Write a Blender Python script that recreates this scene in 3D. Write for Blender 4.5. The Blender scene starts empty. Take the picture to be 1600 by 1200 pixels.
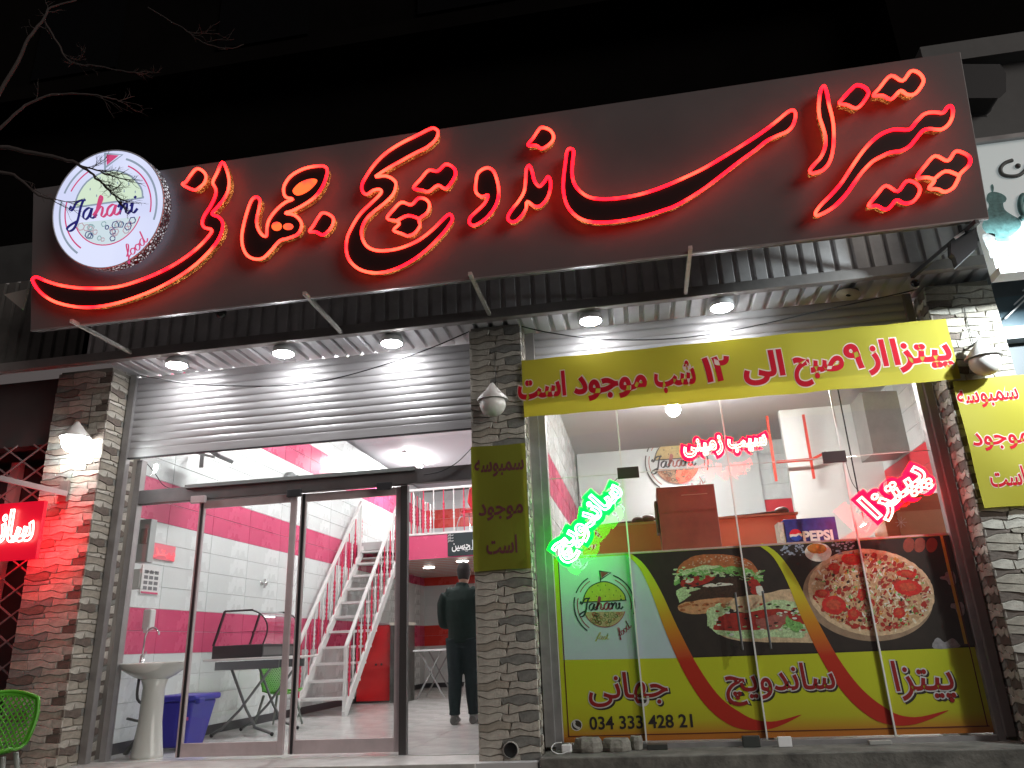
import bpy, math, random
from mathutils import Vector, Matrix
random.seed(7)
S = bpy.context.scene
COL = S.collection
# ---------------------------------------------------------------- camera
RC = ((0.98480098, -0.09401703, -0.1460405), (0.16879878, 0.32000398, 0.9322577), (-0.04091456, -0.94273976, 0.33101019))
CAM = Vector((0, -6.3, 0.83)); FPX = 1165.0
cd = bpy.data.cameras.new('camera'); cam = bpy.data.objects.new('camera', cd); COL.objects.link(cam)
cd.sensor_width = 36; cd.lens = FPX/1600*36; cd.clip_start = .05; cd.clip_end = 300
m = Matrix.Identity(4)
for i in range(3):
    m[i][0] = RC[i][0]; m[i][1] = -RC[i][1]; m[i][2] = -RC[i][2]; m[i][3] = CAM[i]
cam.matrix_world = m
S.camera = cam
# ---------------------------------------------------------------- night sky, exposure
w = bpy.data.worlds.new('World'); S.world = w; w.use_nodes = True
bg = w.node_tree.nodes['Background']; bg.inputs[0].default_value = (1.0, .86, .84, 1); bg.inputs[1].default_value = 0.085
sl = bpy.data.lights.new('street_glow', 'SUN'); sl.energy = 1.15; sl.angle = math.radians(30); sl.color = (1, .93, .86)   # dim, very soft light of the street
so = bpy.data.objects.new('street_glow', sl); COL.objects.link(so); so.rotation_euler = Vector((-.80, .62, -.24)).to_track_quat('-Z', 'Y').to_euler()
S.view_settings.view_transform = 'Standard'; S.view_settings.look = 'None'
S.view_settings.exposure = 0; S.view_settings.gamma = 1
S.cycles.use_denoising = True
S.cycles.max_bounces = 8; S.cycles.transparent_max_bounces = 16; S.cycles.sample_clamp_indirect = 4
S.cycles.caustics_reflective = False; S.cycles.caustics_refractive = False
# ---------------------------------------------------------------- measuring helpers (photo point -> point on a real plane)
def ray(px, py):
    a = (px-800, py-600, FPX)
    return Vector([sum(RC[i][j]*a[j] for j in range(3)) for i in range(3)])
def U(px, py, v=0., ax=1):
    d = ray(px, py); return CAM + d*((v-CAM[ax])/d[ax])
def UP(px, py, p, n):
    d = ray(px, py); return CAM + d*((p-CAM).dot(n)/d.dot(n))
# ---------------------------------------------------------------- materials
MATS = {}
def mat(name, c, rough=.5, metal=0, em=None, es=0, var=0, vs=8, bump=0, bs=40, spec=.5, stretch=None, coat=0):
    if name in MATS: return MATS[name]
    k = bpy.data.materials.new(name); k.use_nodes = True; nt = k.node_tree; N = nt.nodes; L = nt.links
    b = N['Principled BSDF']; b.inputs['Base Color'].default_value = (*c, 1); b.inputs['Roughness'].default_value = rough
    b.inputs['Metallic'].default_value = metal; b.inputs['Specular IOR Level'].default_value = spec; b.inputs['Coat Weight'].default_value = coat
    if em: b.inputs['Emission Color'].default_value = (*em, 1); b.inputs['Emission Strength'].default_value = es
    if var or bump:
        tc = N.new('ShaderNodeTexCoord'); mp = N.new('ShaderNodeMapping'); L.new(tc.outputs['Object'], mp.inputs[0])
        if stretch: mp.inputs['Scale'].default_value = stretch
    if var:
        n = N.new('ShaderNodeTexNoise'); n.inputs['Scale'].default_value = vs; n.inputs['Detail'].default_value = 6; n.inputs['Roughness'].default_value = .65
        L.new(mp.outputs[0], n.inputs['Vector'])
        r = N.new('ShaderNodeMapRange'); r.inputs[1].default_value = .3; r.inputs[2].default_value = .7; r.inputs[3].default_value = 1-var; r.inputs[4].default_value = 1+var*.6
        L.new(n.outputs[0], r.inputs[0])
        mx = N.new('ShaderNodeVectorMath'); mx.operation = 'SCALE'; mx.inputs[0].default_value = c
        L.new(r.outputs[0], mx.inputs['Scale']); L.new(mx.outputs[0], b.inputs['Base Color'])
        r2 = N.new('ShaderNodeMapRange'); r2.inputs[3].default_value = max(rough-.12, .02); r2.inputs[4].default_value = min(rough+.15, 1)
        L.new(n.outputs[0], r2.inputs[0]); L.new(r2.outputs[0], b.inputs['Roughness'])
    if bump:
        n = N.new('ShaderNodeTexNoise'); n.inputs['Scale'].default_value = bs; n.inputs['Detail'].default_value = 4
        L.new(mp.outputs[0], n.inputs['Vector'])
        bp = N.new('ShaderNodeBump'); bp.inputs['Strength'].default_value = bump; bp.inputs['Distance'].default_value = .01
        L.new(n.outputs[0], bp.inputs['Height']); L.new(bp.outputs[0], b.inputs['Normal'])
    MATS[name] = k; return k
def glow(name, c1, c2, s, scale=3.):
    if name in MATS: return MATS[name]
    k = bpy.data.materials.new(name); k.use_nodes = True; nt = k.node_tree; N = nt.nodes; L = nt.links; N.clear()
    o = N.new('ShaderNodeOutputMaterial'); e = N.new('ShaderNodeEmission'); L.new(e.outputs[0], o.inputs[0]); e.inputs[1].default_value = s
    tc = N.new('ShaderNodeTexCoord'); n = N.new('ShaderNodeTexNoise'); n.inputs['Scale'].default_value = scale; n.inputs['Detail'].default_value = 2
    L.new(tc.outputs['Object'], n.inputs['Vector'])
    r = N.new('ShaderNodeValToRGB'); r.color_ramp.elements[0].position = .42; r.color_ramp.elements[1].position = .6
    r.color_ramp.elements[0].color = (*c1, 1); r.color_ramp.elements[1].color = (*c2, 1)
    L.new(n.outputs[0], r.inputs[0]); L.new(r.outputs[0], e.inputs[0]); MATS[name] = k; return k
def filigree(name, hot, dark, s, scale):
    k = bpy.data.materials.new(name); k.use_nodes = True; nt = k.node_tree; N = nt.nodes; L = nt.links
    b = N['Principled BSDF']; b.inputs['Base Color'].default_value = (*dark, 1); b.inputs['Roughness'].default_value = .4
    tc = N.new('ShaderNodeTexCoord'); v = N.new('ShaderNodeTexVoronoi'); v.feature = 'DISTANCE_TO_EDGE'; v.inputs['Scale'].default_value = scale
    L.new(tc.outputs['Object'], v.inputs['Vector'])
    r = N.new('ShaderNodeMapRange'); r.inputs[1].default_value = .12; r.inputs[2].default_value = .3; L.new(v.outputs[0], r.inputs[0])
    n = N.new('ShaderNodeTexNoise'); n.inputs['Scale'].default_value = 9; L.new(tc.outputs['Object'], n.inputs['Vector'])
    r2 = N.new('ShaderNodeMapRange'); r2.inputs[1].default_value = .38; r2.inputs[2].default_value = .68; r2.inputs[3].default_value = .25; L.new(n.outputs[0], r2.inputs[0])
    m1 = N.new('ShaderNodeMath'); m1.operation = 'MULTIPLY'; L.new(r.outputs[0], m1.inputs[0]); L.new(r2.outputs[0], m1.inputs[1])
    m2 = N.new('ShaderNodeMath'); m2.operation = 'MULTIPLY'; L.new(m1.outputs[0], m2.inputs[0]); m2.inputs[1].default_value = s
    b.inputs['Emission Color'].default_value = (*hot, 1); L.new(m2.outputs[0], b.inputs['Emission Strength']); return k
def glassmat(name, tint=(1, 1, 1), refl=1., rough=0.):
    k = bpy.data.materials.new(name); k.use_nodes = True; nt = k.node_tree; N = nt.nodes; L = nt.links; N.clear()
    o = N.new('ShaderNodeOutputMaterial'); t = N.new('ShaderNodeBsdfTransparent'); t.inputs[0].default_value = (*tint, 1)
    g = N.new('ShaderNodeBsdfGlossy'); g.inputs['Roughness'].default_value = rough; f = N.new('ShaderNodeFresnel')
    ge = N.new('ShaderNodeNewGeometry'); mi = N.new('ShaderNodeMapRange'); mi.inputs[3].default_value = 1.5; mi.inputs[4].default_value = 1/1.5   # same sheet reflectance from both faces
    L.new(ge.outputs['Backfacing'], mi.inputs[0]); L.new(mi.outputs[0], f.inputs[0])
    mu = N.new('ShaderNodeMath'); mu.operation = 'MULTIPLY'; mu.inputs[1].default_value = refl; L.new(f.outputs[0], mu.inputs[0])
    x = N.new('ShaderNodeMixShader'); L.new(mu.outputs[0], x.inputs[0]); L.new(t.outputs[0], x.inputs[1]); L.new(g.outputs[0], x.inputs[2]); L.new(x.outputs[0], o.inputs[0])
    MATS[name] = k; return k
# ---------------------------------------------------------------- mesh builder
class MB:
    def __init__(s): s.v = []; s.f = []; s.mi = []; s.m = 0; s.sm = []; s.smooth = False
    def add(s, vs, fs):
        b = len(s.v); s.v += [tuple(v) for v in vs]
        for f in fs: s.f.append([b+i for i in f]); s.mi.append(s.m); s.sm.append(s.smooth)
        return s
    def box(s, x0, x1, y0, y1, z0, z1):
        return s.add([(x, y, z) for x in (x0, x1) for y in (y0, y1) for z in (z0, z1)], [(0, 1, 3, 2), (4, 6, 7, 5), (0, 4, 5, 1), (2, 3, 7, 6), (0, 2, 6, 4), (1, 5, 7, 3)])
    def quad(s, a, b, c, d): return s.add([a, b, c, d], [(0, 1, 2, 3)])
    def bar(s, p, q, w, h, up=(0, 0, 1)):
        p = Vector(p); q = Vector(q); d = (q-p).normalized(); a = d.cross(Vector(up))
        if a.length < 1e-3: a = d.cross(Vector((1, 0, 0)))
        a.normalize(); b = a.cross(d).normalized(); vs = []
        for c in (p, q):
            for i, j in ((-1, -1), (1, -1), (1, 1), (-1, 1)): vs.append(c+a*w/2*i+b*h/2*j)
        return s.add(vs, [(0, 1, 2, 3), (7, 6, 5, 4), (0, 4, 5, 1), (1, 5, 6, 2), (2, 6, 7, 3), (3, 7, 4, 0)])
    def tube(s, pts, r, n=8, closed=False, cap=True):
        pts = [Vector(p) for p in pts]; N = len(pts); R = r if isinstance(r, (list, tuple)) else [r]*N
        rings = []; a = None
        for i in range(N):
            if closed: d = pts[(i+1) % N]-pts[i-1]
            else: d = pts[min(i+1, N-1)]-pts[max(i-1, 0)]
            if d.length < 1e-9: d = Vector((0, 0, 1))
            d.normalize()
            if a is None: a = d.cross(Vector((0, 0, 1))); a = a if a.length > .05 else d.cross(Vector((0, 1, 0)))
            a = (a-d*a.dot(d))
            if a.length < 1e-5: a = d.orthogonal()
            a.normalize(); b = d.cross(a)
            rings.append([pts[i]+(a*math.cos(2*math.pi*k/n)+b*math.sin(2*math.pi*k/n))*R[i] for k in range(n)])
        vs = [v for ring in rings for v in ring]; fs = []
        for i in range(N if closed else N-1):
            j = (i+1) % N
            for k in range(n): fs.append((i*n+k, i*n+(k+1) % n, j*n+(k+1) % n, j*n+k))
        if cap and not closed: fs += [tuple(range(n))[::-1], tuple((N-1)*n+k for k in range(n))]
        o = s.smooth; s.smooth = True; s.add(vs, fs); s.smooth = o; return s
    def lathe(s, c, prof, n=24, ax=(0, 0, 1)):
        c = Vector(c); z = Vector(ax).normalized(); a = z.orthogonal().normalized(); b = z.cross(a); vs = []; fs = []
        for r, h in prof:
            for k in range(n): t = 2*math.pi*k/n; vs.append(c+z*h+(a*math.cos(t)+b*math.sin(t))*r)
        for i in range(len(prof)-1):
            for k in range(n): fs.append((i*n+k, i*n+(k+1) % n, (i+1)*n+(k+1) % n, (i+1)*n+k))
        fs.append(tuple(range(n))); fs.append(tuple((len(prof)-1)*n+k for k in range(n)))
        o = s.smooth; s.smooth = True; s.add(vs, fs); s.smooth = o; return s
    def prism(s, pts, off):      # planar outline pts, extruded by vector off
        n = len(pts); off = Vector(off); pts = [Vector(p) for p in pts]
        s.add(pts+[p+off for p in pts], [tuple(range(n)), tuple(range(2*n-1, n-1, -1))]+[(i, (i+1) % n, n+(i+1) % n, n+i) for i in range(n)]); return s
    def poly(s, pts): return s.add(pts, [tuple(range(len(pts)))])
    def sphere(s, c, r, n=16, k=10, sc=(1, 1, 1)):
        c = Vector(c); vs = []; fs = []
        for i in range(k+1):
            t = math.pi*i/k
            for j in range(n): p = 2*math.pi*j/n; vs.append(c+Vector((r*math.sin(t)*math.cos(p)*sc[0], r*math.sin(t)*math.sin(p)*sc[1], r*math.cos(t)*sc[2])))
        for i in range(k):
            for j in range(n): fs.append((i*n+j, i*n+(j+1) % n, (i+1)*n+(j+1) % n, (i+1)*n+j))
        o = s.smooth; s.smooth = True; s.add(vs, fs); s.smooth = o; return s
    def mesh(s, name, mats, off=(0, 0, 0)):
        me = bpy.data.meshes.new(name); ox, oy, oz = off
        me.from_pydata([(a-ox, b-oy, c-oz) for a, b, c in s.v], [], s.f)
        if not isinstance(mats, (list, tuple)): mats = [mats]
        for k in mats: me.materials.append(k)
        me.polygons.foreach_set('material_index', s.mi); me.polygons.foreach_set('use_smooth', s.sm); me.update(); return me
    def build(s, name, mats, parent=None, kind=None, label=None, bevel=0, origin=None):
        off = wpos(parent) if parent is not None else (origin or (0, 0, 0))
        o = bpy.data.objects.new(name, s.mesh(name, mats, off)); COL.objects.link(o)
        if parent is not None: o.parent = parent
        else: o.location = off
        if kind: o['kind'] = kind
        if label: o['label'] = label
        if bevel:
            b = o.modifiers.new('bevel', 'BEVEL'); b.width = bevel; b.segments = 2; b.limit_method = 'ANGLE'
        return o
def wpos(o):
    p = Vector((0, 0, 0))
    while o is not None: p = p+o.location; o = o.parent
    return p
def tag(o, label, cat, group=None):
    o['label'] = label; o['category'] = cat
    if group: o['group'] = group
    return o
def thing(name, label, cat, loc=(0, 0, 0), group=None):
    o = bpy.data.objects.new(name, None); COL.objects.link(o); o.location = loc; o.empty_display_size = .1
    return tag(o, label, cat, group)
def struct(mb, name, mats, bevel=0): return mb.build(name, mats, kind='structure', bevel=bevel)
def inst(name, me, parent, loc, rot=None):
    o = bpy.data.objects.new(name, me); COL.objects.link(o); o.parent = parent; o.location = Vector(loc)-wpos(parent)
    if rot: o.rotation_euler = rot
    return o
def smooth(pts, k=4, closed=True):
    pts = [Vector(p) for p in pts]; n = len(pts); out = []
    for i in range(n if closed else n-1):
        if closed: a, b, c, d = pts[i-1], pts[i], pts[(i+1) % n], pts[(i+2) % n]
        else: a, b, c, d = pts[max(i-1, 0)], pts[i], pts[i+1], pts[min(i+2, n-1)]
        for j in range(k):
            t = j/k; out.append(.5*((2*b)+(c-a)*t+(2*a-5*b+4*c-d)*t*t+(3*b-a-3*c+d)*t**3))
    if not closed: out.append(pts[-1])
    return out
# ---------------------------------------------------------------- writing
FORMS = {'ا': 'fe8d fe8e', 'ب': 'fe8f fe90 fe91 fe92', 'پ': 'fb56 fb57 fb58 fb59', 'ت': 'fe95 fe96 fe97 fe98', 'ج': 'fe9d fe9e fe9f fea0', 'چ': 'fb7a fb7b fb7c fb7d',
 'ح': 'fea1 fea2 fea3 fea4', 'د': 'fea9 feaa', 'ز': 'feaf feb0', 'ر': 'fead feae', 'س': 'feb1 feb2 feb3 feb4', 'ش': 'feb5 feb6 feb7 feb8', 'ص': 'feb9 feba febb febc', 'ل': 'fedd fede fedf fee0',
 'م': 'fee1 fee2 fee3 fee4', 'ن': 'fee5 fee6 fee7 fee8', 'ه': 'fee9 feea feeb feec', 'و': 'feed feee', 'ی': 'fbfc fbfd fbfe fbff', 'ع': 'fec9 feca fecb fecc', 'ک': 'fb8e fb8f fb90 fb91'}
FORMS = {k: [chr(int(x, 16)) for x in v.split()] for k, v in FORMS.items()}
def shape(s):
    if not any(c in FORMS for c in s): return s
    out = []
    for i, ch in enumerate(s):
        if ch not in FORMS: out.append(ch); continue
        f = FORMS[ch]; pj = i > 0 and len(FORMS.get(s[i-1], '')) == 4; nj = i+1 < len(s) and s[i+1] in FORMS and len(f) == 4
        out.append(f[3] if pj and nj else f[1] if pj else f[2] if nj else f[0])
    return ''.join(reversed(out))
def raw_text(body, bold, tube, res, space=1.):
    c = bpy.data.curves.new('writing', 'FONT'); c.body = body; c.size = 1; c.offset = bold; c.resolution_u = res; c.space_character = space
    if tube: c.fill_mode = 'NONE'; c.bevel_depth = tube; c.bevel_resolution = 1
    else: c.dimensions = '2D'
    o = bpy.data.objects.new('writing', c); COL.objects.link(o)
    me = bpy.data.meshes.new_from_object(o.evaluated_get(bpy.context.evaluated_depsgraph_get()))
    vs = [tuple(v.co) for v in me.vertices]; fs = [tuple(p.vertices) for p in me.polygons]
    bpy.data.objects.remove(o); bpy.data.curves.remove(c); bpy.data.meshes.remove(me); return vs, fs
ADV = {}
def advance(pre):
    if pre not in ADV: ADV[pre] = max(v[0] for v in raw_text(pre+'|', 0, 0, 1)[0])
    return ADV[pre]
def glyphs(body, bold=0., tube=0., res=3, space=1.):
    body = shape(body)
    if tube: return raw_text(body, bold, tube, res)
    V, F = [], []      # letter by letter, so that joined letters overlap cleanly
    for i, ch in enumerate(body):
        if ch == ' ': continue
        dx = advance(body[:i])-advance(''); vs, fs = raw_text(ch, bold, 0, res); n = len(V)
        V += [(v[0]+dx, v[1], i*4e-5) for v in vs]; F += [tuple(q+n for q in f) for f in fs]
    return V, F
def write(mb, body, p0, right, up, x0, x1, em, bold=0., tube=0., depth=1., ybase=0., nrm=None, space=1., warp=None):
    """baseline from p0 along right (unit), ink spans x0..x1 metres from p0, em = letter size in m"""
    vs, fs = glyphs(body, bold, tube, space=space)
    a = min(v[0] for v in vs); b = max(v[0] for v in vs); p0 = Vector(p0); right = Vector(right); up = Vector(up); n = nrm or right.cross(up)
    sx = (x1-x0)/(b-a)
    if not tube: vs = [(v[0], v[1], v[2]/em) for v in vs]
    P = [p0+right*(x0+(v[0]-a)*sx)+up*(ybase+v[1]*em)+n*v[2]*em*depth for v in vs]
    if warp:      # cut long faces so the print follows the folds of the cloth
        import bmesh
        bm = bmesh.new(); V = [bm.verts.new(p) for p in P]
        for f in fs:
            try: bm.faces.new([V[i] for i in f])
            except ValueError: pass
        bmesh.ops.triangulate(bm, faces=bm.faces[:])
        for _ in range(4):
            E = [e for e in bm.edges if e.calc_length() > .03]
            if not E: break
            bmesh.ops.subdivide_edges(bm, edges=E, cuts=1); bmesh.ops.triangulate(bm, faces=[f for f in bm.faces if len(f.verts) > 3])
        bm.verts.index_update(); P = [Vector((v.co.x, v.co.y+warp(v.co.x, v.co.z), v.co.z)) for v in bm.verts]; fs = [tuple(v.index for v in f.verts) for f in bm.faces]; bm.free()
    mb.add(P, fs); return mb
def pen(mb, pts, w0, w1, f, ang=.6, n=4, closed=False):
    """broad-nib stroke: pts in local (u,v); f maps (u,v) -> world"""
    P = smooth([(p[0], p[1], 0) for p in pts], n, closed); L = []; R_ = []
    for i, p in enumerate(P):
        d = P[min(i+1, len(P)-1)]-P[max(i-1, 0)]; d = d.normalized() if d.length else Vector((1, 0, 0))
        t = abs(d.x*math.sin(ang)+d.y*math.cos(ang)); wd = (w0+(w1-w0)*t)/2; nn = Vector((-d.y, d.x, 0))
        L.append(f(p.x+nn.x*wd, p.y+nn.y*wd)); R_.append(f(p.x-nn.x*wd, p.y-nn.y*wd))
    k = len(P); mb.add(L+R_, [(i, i+1, k+i+1, k+i) for i in range(k-1)])
def disc(mb, u, v, r, f, n=14, sx=1, sy=1): mb.poly([f(u+r*sx*math.cos(2*math.pi*i/n), v+r*sy*math.sin(2*math.pi*i/n)) for i in range(n)])
# ================================================================ palette
STONE = [mat('stone_cream', (.38, .355, .31), .8, var=.35, vs=14, bump=.5, bs=60), mat('stone_buff', (.29, .26, .215), .8, var=.35, vs=14, bump=.5, bs=60),
         mat('stone_brown', (.115, .09, .075), .8, var=.4, vs=18, bump=.6, bs=60), mat('stone_grey', (.18, .18, .165), .8, var=.4, vs=16, bump=.5, bs=60)]
GROUT = mat('grout', (.15, .135, .115), .95)
METAL = mat('grey_metal', (.36, .36, .36), .42, .6, var=.2, vs=5)
DARKM = mat('dark_metal', (.05, .05, .055), .5, .3)
ALU = mat('aluminium_frame', (.34, .33, .33), .38, .7, var=.18, vs=6)
WHITE = mat('white_paint', (.72, .72, .72), .35, var=.08, vs=4)
SHEET = mat('corrugated_grey', (.62, .6, .6), .5, .2, var=.25, vs=3, bump=.1, bs=6)
SHEETW = mat('corrugated_white', (.6, .6, .62), .42, .1, var=.15, vs=3)
SLAT = mat('shutter_slat', (.36, .35, .355), .4, .3, var=.12, vs=4, stretch=(.4, 1, 6))
BLACK = mat('black_plastic', (.02, .02, .022), .4)
CABLE = mat('black_cable', (.015, .015, .015), .6)
CONC = mat('concrete', (.13, .125, .11), .85, var=.6, vs=5, bump=.5, bs=30)
GLASS = glassmat('clear_glass', (.975, .985, .985), 1.)
NEONW = glow('neon_white', (1., .95, .92), (1., .9, .85), 7)
# ================================================================ ground and far setting
struct(MB().box(-60, 60, -60, .15, -.75, -.62), 'ground', mat('asphalt', (.055, .055, .055), .85, var=.4, vs=3, bump=.4, bs=60))
struct(MB().box(-14, 14, -1.6, .4, -.62, -.16), 'pavement', CONC, .01)
# dark upper storeys of the building above the shop
ub = thing('apartment_building', 'dark unlit upper storeys of the building above the shop sign', 'building', (0, 0, 4.2))
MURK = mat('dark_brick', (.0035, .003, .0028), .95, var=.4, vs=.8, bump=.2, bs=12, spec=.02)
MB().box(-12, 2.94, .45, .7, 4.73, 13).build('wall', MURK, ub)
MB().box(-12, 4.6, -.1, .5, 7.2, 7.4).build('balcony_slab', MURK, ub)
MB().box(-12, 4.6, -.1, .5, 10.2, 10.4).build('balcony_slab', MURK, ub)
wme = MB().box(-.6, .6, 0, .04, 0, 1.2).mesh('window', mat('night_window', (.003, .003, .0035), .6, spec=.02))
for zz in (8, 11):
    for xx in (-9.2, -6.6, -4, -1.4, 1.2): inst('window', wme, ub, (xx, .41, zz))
# ================================================================ stone cladding
def stone_bank(width, rows=5, h=.3, seed=1):
    """one module of split stones: shared meshes with wavy joints that repeat every h"""
    rnd = random.Random(seed); rh = h/rows; K = 7
    lines = [[(rnd.choice((-1, 1))*rnd.uniform(.06, .3))*rh for _ in range(K)] for _ in range(rows)]; lines.append(lines[0])
    def zat(k, x):
        t = max(0, min(1, x/width))*(K-1); i = min(int(t), K-2); return k*rh+lines[k][i]*(1-t+i)+lines[k][i+1]*(t-i)
    out = []
    for r in range(rows):
        cuts = [0]
        while cuts[-1] < width:
            nx = cuts[-1]+rnd.uniform(.13, .30)*(1 if width > .35 else .75)
            if nx > width-.07: nx = width
            cuts.append(nx)
        for a, b in zip(cuts, cuts[1:]):
            g = .0016; sk0 = 0 if a == 0 else rnd.uniform(-.012, .012); sk1 = 0 if b == width else rnd.uniform(-.012, .012)
            kn = [width*i/(K-1) for i in range(K)]
            bx = [a+g+sk0]+[k for k in kn if a+.02 < k < b-.02]+[b-g+sk1]; tx = [a+g-sk0]+[k for k in kn if a+.02 < k < b-.02]+[b-g-sk1]
            pl = [(x, zat(r, x)+g*.9) for x in bx]+[(x, zat(r+1, x)-g*.9) for x in reversed(tx)]
            cx = sum(p[0] for p in pl)/len(pl); cz = sum(p[1] for p in pl)/len(pl); d = rnd.uniform(.008, .016); sl = rnd.uniform(-.25, .25); n = len(pl)
            mb = MB(); bot = [(x-cx, 0, z-cz) for x, z in pl]
            top = [((x-cx)-math.copysign(.004, x-cx), -(d+sl*(x-cx)*.12+rnd.uniform(-.001, .001)), (z-cz)-math.copysign(min(.0035, abs(z-cz)*.5), z-cz)) for x, z in pl]
            mb.add(bot+top, [tuple(range(2*n-1, n-1, -1))]+[(i, (i+1) % n, n+(i+1) % n, n+i) for i in range(n)])
            mi = rnd.choices(range(4), (10, 6, 3, 4))[0]
            out.append((mb.mesh('stone', STONE[mi]), cx, cz))
    return out
def clad(parent, org, width, height, rot, seed, h=.3):
    bank = stone_bank(width, seed=seed, h=h); o = Vector(org); c, s = math.cos(rot), math.sin(rot)
    for k in range(int(height/h+.999)):
        for me, cx, cz in bank:
            z = k*h+cz
            if z > height-.02: continue
            inst('stone', me, parent, (o.x+cx*c, o.y+cx*s, o.z+z), (0, 0, rot))
def pillar(x0, x1, y1, z1, label, seed, revl=0, revr=0):
    t = thing('stone_clad_pillar', label, 'pillar', ((x0+x1)/2, .15, -.15), 'stone clad pillars of the shop front')
    MB().box(x0+.02, x1-.02, .022, y1, -.15, z1).build('core', GROUT, t)
    clad(t, (x0, .022, -.15), x1-x0, z1+.15, 0, seed)
    if revr: clad(t, (x1-.022, 0.01, -.15), revr, z1+.15, math.pi/2, seed+20)
    if revl: clad(t, (x0+.022, revl+.01, -.15), revl, z1+.15, -math.pi/2, seed+30)
    return t
pillar(-5.68, -5.06, .62, 3.66, 'stone clad pillar at the left with the lit globe lamp on it', 3, revr=.5)
pillar(-1.38, -.885, .62, 3.66, 'stone clad pillar in the middle between doorway and window', 5, revl=.26, revr=.26)
pillar(2.62, 3.16, .62, 3.6, 'bright stone clad pillar at the right beside the window', 9, revl=.3)
# ================================================================ canopy: beam, corrugated fascia and soffit
can = thing('metal_canopy', 'grey corrugated metal canopy above doorway and window, behind the sign board', 'canopy', (0, -.1, 3.66))
MB().box(-9, 3.35, -.17, -.09, 3.66, 3.755).build('beam', mat('beam_grey', (.3, .28, .27), .5, .3, var=.2, vs=4), can, bevel=.006)
def corr(x0, x1, p, lo, hi, f, mb):
    x = x0; pr = []
    while x < x1:
        for dx, k in ((0, lo), (.088, lo), (.1, hi), (.128, hi)): pr.append((x+dx, k))
        x += p
    a = [f(x, k, 0) for x, k in pr]; b = [f(x, k, 1) for x, k in pr]; n = len(a)
    mb.add(a+b, [(i, i+1, n+i+1, n+i) for i in range(n-1)])
mb = MB(); corr(-5.33, 3.3, .14, 0, .026, lambda x, k, t: (x, -.165+.03+k, 3.75+.95*t), mb); mb.build('fascia_sheet', SHEET, can)
mb = MB(); corr(-9, -5.35, .14, 0, .026, lambda x, k, t: (x, -.165+.03+k, 3.75+.95*t), mb); mb.build('shaded_fascia_sheet', mat('shaded_sheet', (.09, .085, .08), .7, var=.4, vs=3), can, label='corrugated sheet left of the sign, shade put into its darker colour')  # same sheet, its colour darkened to hold the shade at the left
mb = MB(); corr(-5.06, 3.3, .14, 0, .03, lambda x, k, t: (x, -.1+.5*t, 3.67+k), mb); mb.build('soffit_sheet', SHEETW, can)
MB().box(-9, 3.3, -.1, .44, 4.68, 4.72).build('cover_sheet', SHEET, can)
# ================================================================ roller shutters
def shutter(x0, x1, z0, z1, y, label, grp):
    t = thing('roller_shutter', label, 'shutter', ((x0+x1)/2, y, z0), grp)
    P = .0775; mb = MB(); pr = []
    for i in range(9): a = i/8; pr.append((a*P*.93, -.0075*math.sin(math.pi*a)**.6))
    n = len(pr); W = (x1-x0)/2
    mb.smooth = True; mb.add([(-W, d, z) for z, d in pr]+[(W, d, z) for z, d in pr], [(i, i+1, n+i+1, n+i) for i in range(n-1)]); mb.smooth = False
    mb.box(-W, W, .004, .007, -.002, P)
    me = mb.mesh('slat', SLAT); k = 0
    while z0+.1+(k+.5)*P < z1: inst('slat', me, t, ((x0+x1)/2, y, z0+.1+k*P)); k += 1
    MB().box(x0, x1, y-.012, y+.01, z0+.012, z0+.098).build('bottom_rail', SLAT, t, bevel=.003)
    MB().box(x0, x1, y-.018, y+.014, z0, z0+.011).build('rubber_strip', BLACK, t)
    return t
shutter(-4.99, -1.4, 2.76, 3.67, .3, 'half open roller shutter over the glass doorway', 'rolled up shutters')
shutter(-.8, 2.56, 2.95, 3.67, .3, 'rolled up shutter mostly hidden behind the yellow banner', 'rolled up shutters')
def rail(x, label, z0=0.0, w=.07, y=.3, m=ALU):
    t = thing('shutter_guide_rail', label, 'rail', (x, y, z0), 'shutter guide rails')
    MB().box(x-w/2, x+w/2, y-.035, y-.03, z0, 3.66).build('front_plate', m, t)
    for s in (-1, 1): MB().box(x+s*w/2-.003, x+s*w/2+.003, y-.03, y+.03, z0, 3.66).build('flange', m, t)
rail(-5.02, 'shutter rail beside the left stone pillar'); rail(-.845, 'pale shutter rail right of the middle pillar', .05, .075)
rail(2.58, 'shutter rail beside the right stone pillar', .05, .06, m=mat('rail_dark', (.2, .18, .18), .5, .5))
# ================================================================ sign board
SB = Vector((0, -.9, 3.70)); SUP = Vector((0, -.193, .981)); SN = Vector((0, -.981, -.193)); SX0, SX1, SH = -5.23, 2.81, 1.345
sign = thing('shop_sign_board', 'long grey sign board with red outlined calligraphy letters', 'sign', (-1.2, -.95, 3.7))
def sb(x, v, d=0.): return Vector((x, 0, 0))+SB+SUP*v+SN*d
mb = MB(); mb.prism([sb(SX0, 0), sb(SX1, 0), sb(SX1, SH), sb(SX0, SH)], -SN*.1)
mb.build('panel', mat('sign_panel', (.11, .10, .102), .5, var=.1, vs=1.5, bump=.06, bs=3), sign)
mb = MB(); mb.bar(sb(SX0, -.004, -.01), sb(SX1, -.004, -.01), .03, .012, SUP); mb.build('bottom_trim', ALU, sign)
for xa in (SX0, SX1): MB().bar(sb(xa, 0, -.02), sb(xa, SH, -.02), .012, .03, SN).build('end_trim', ALU, sign)
NR = glow('neon_red', (3.4, .012, .03), (3.4, .10, .055), 2.9, 3.2)
FACE = mat('letter_face', (.012, .004, .004), .35)
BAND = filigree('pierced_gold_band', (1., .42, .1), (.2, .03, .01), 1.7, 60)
HOT = glow('letter_inner_glow', (2.2, .16, .04), (1.8, .05, .06), 1.5, 5)
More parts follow.
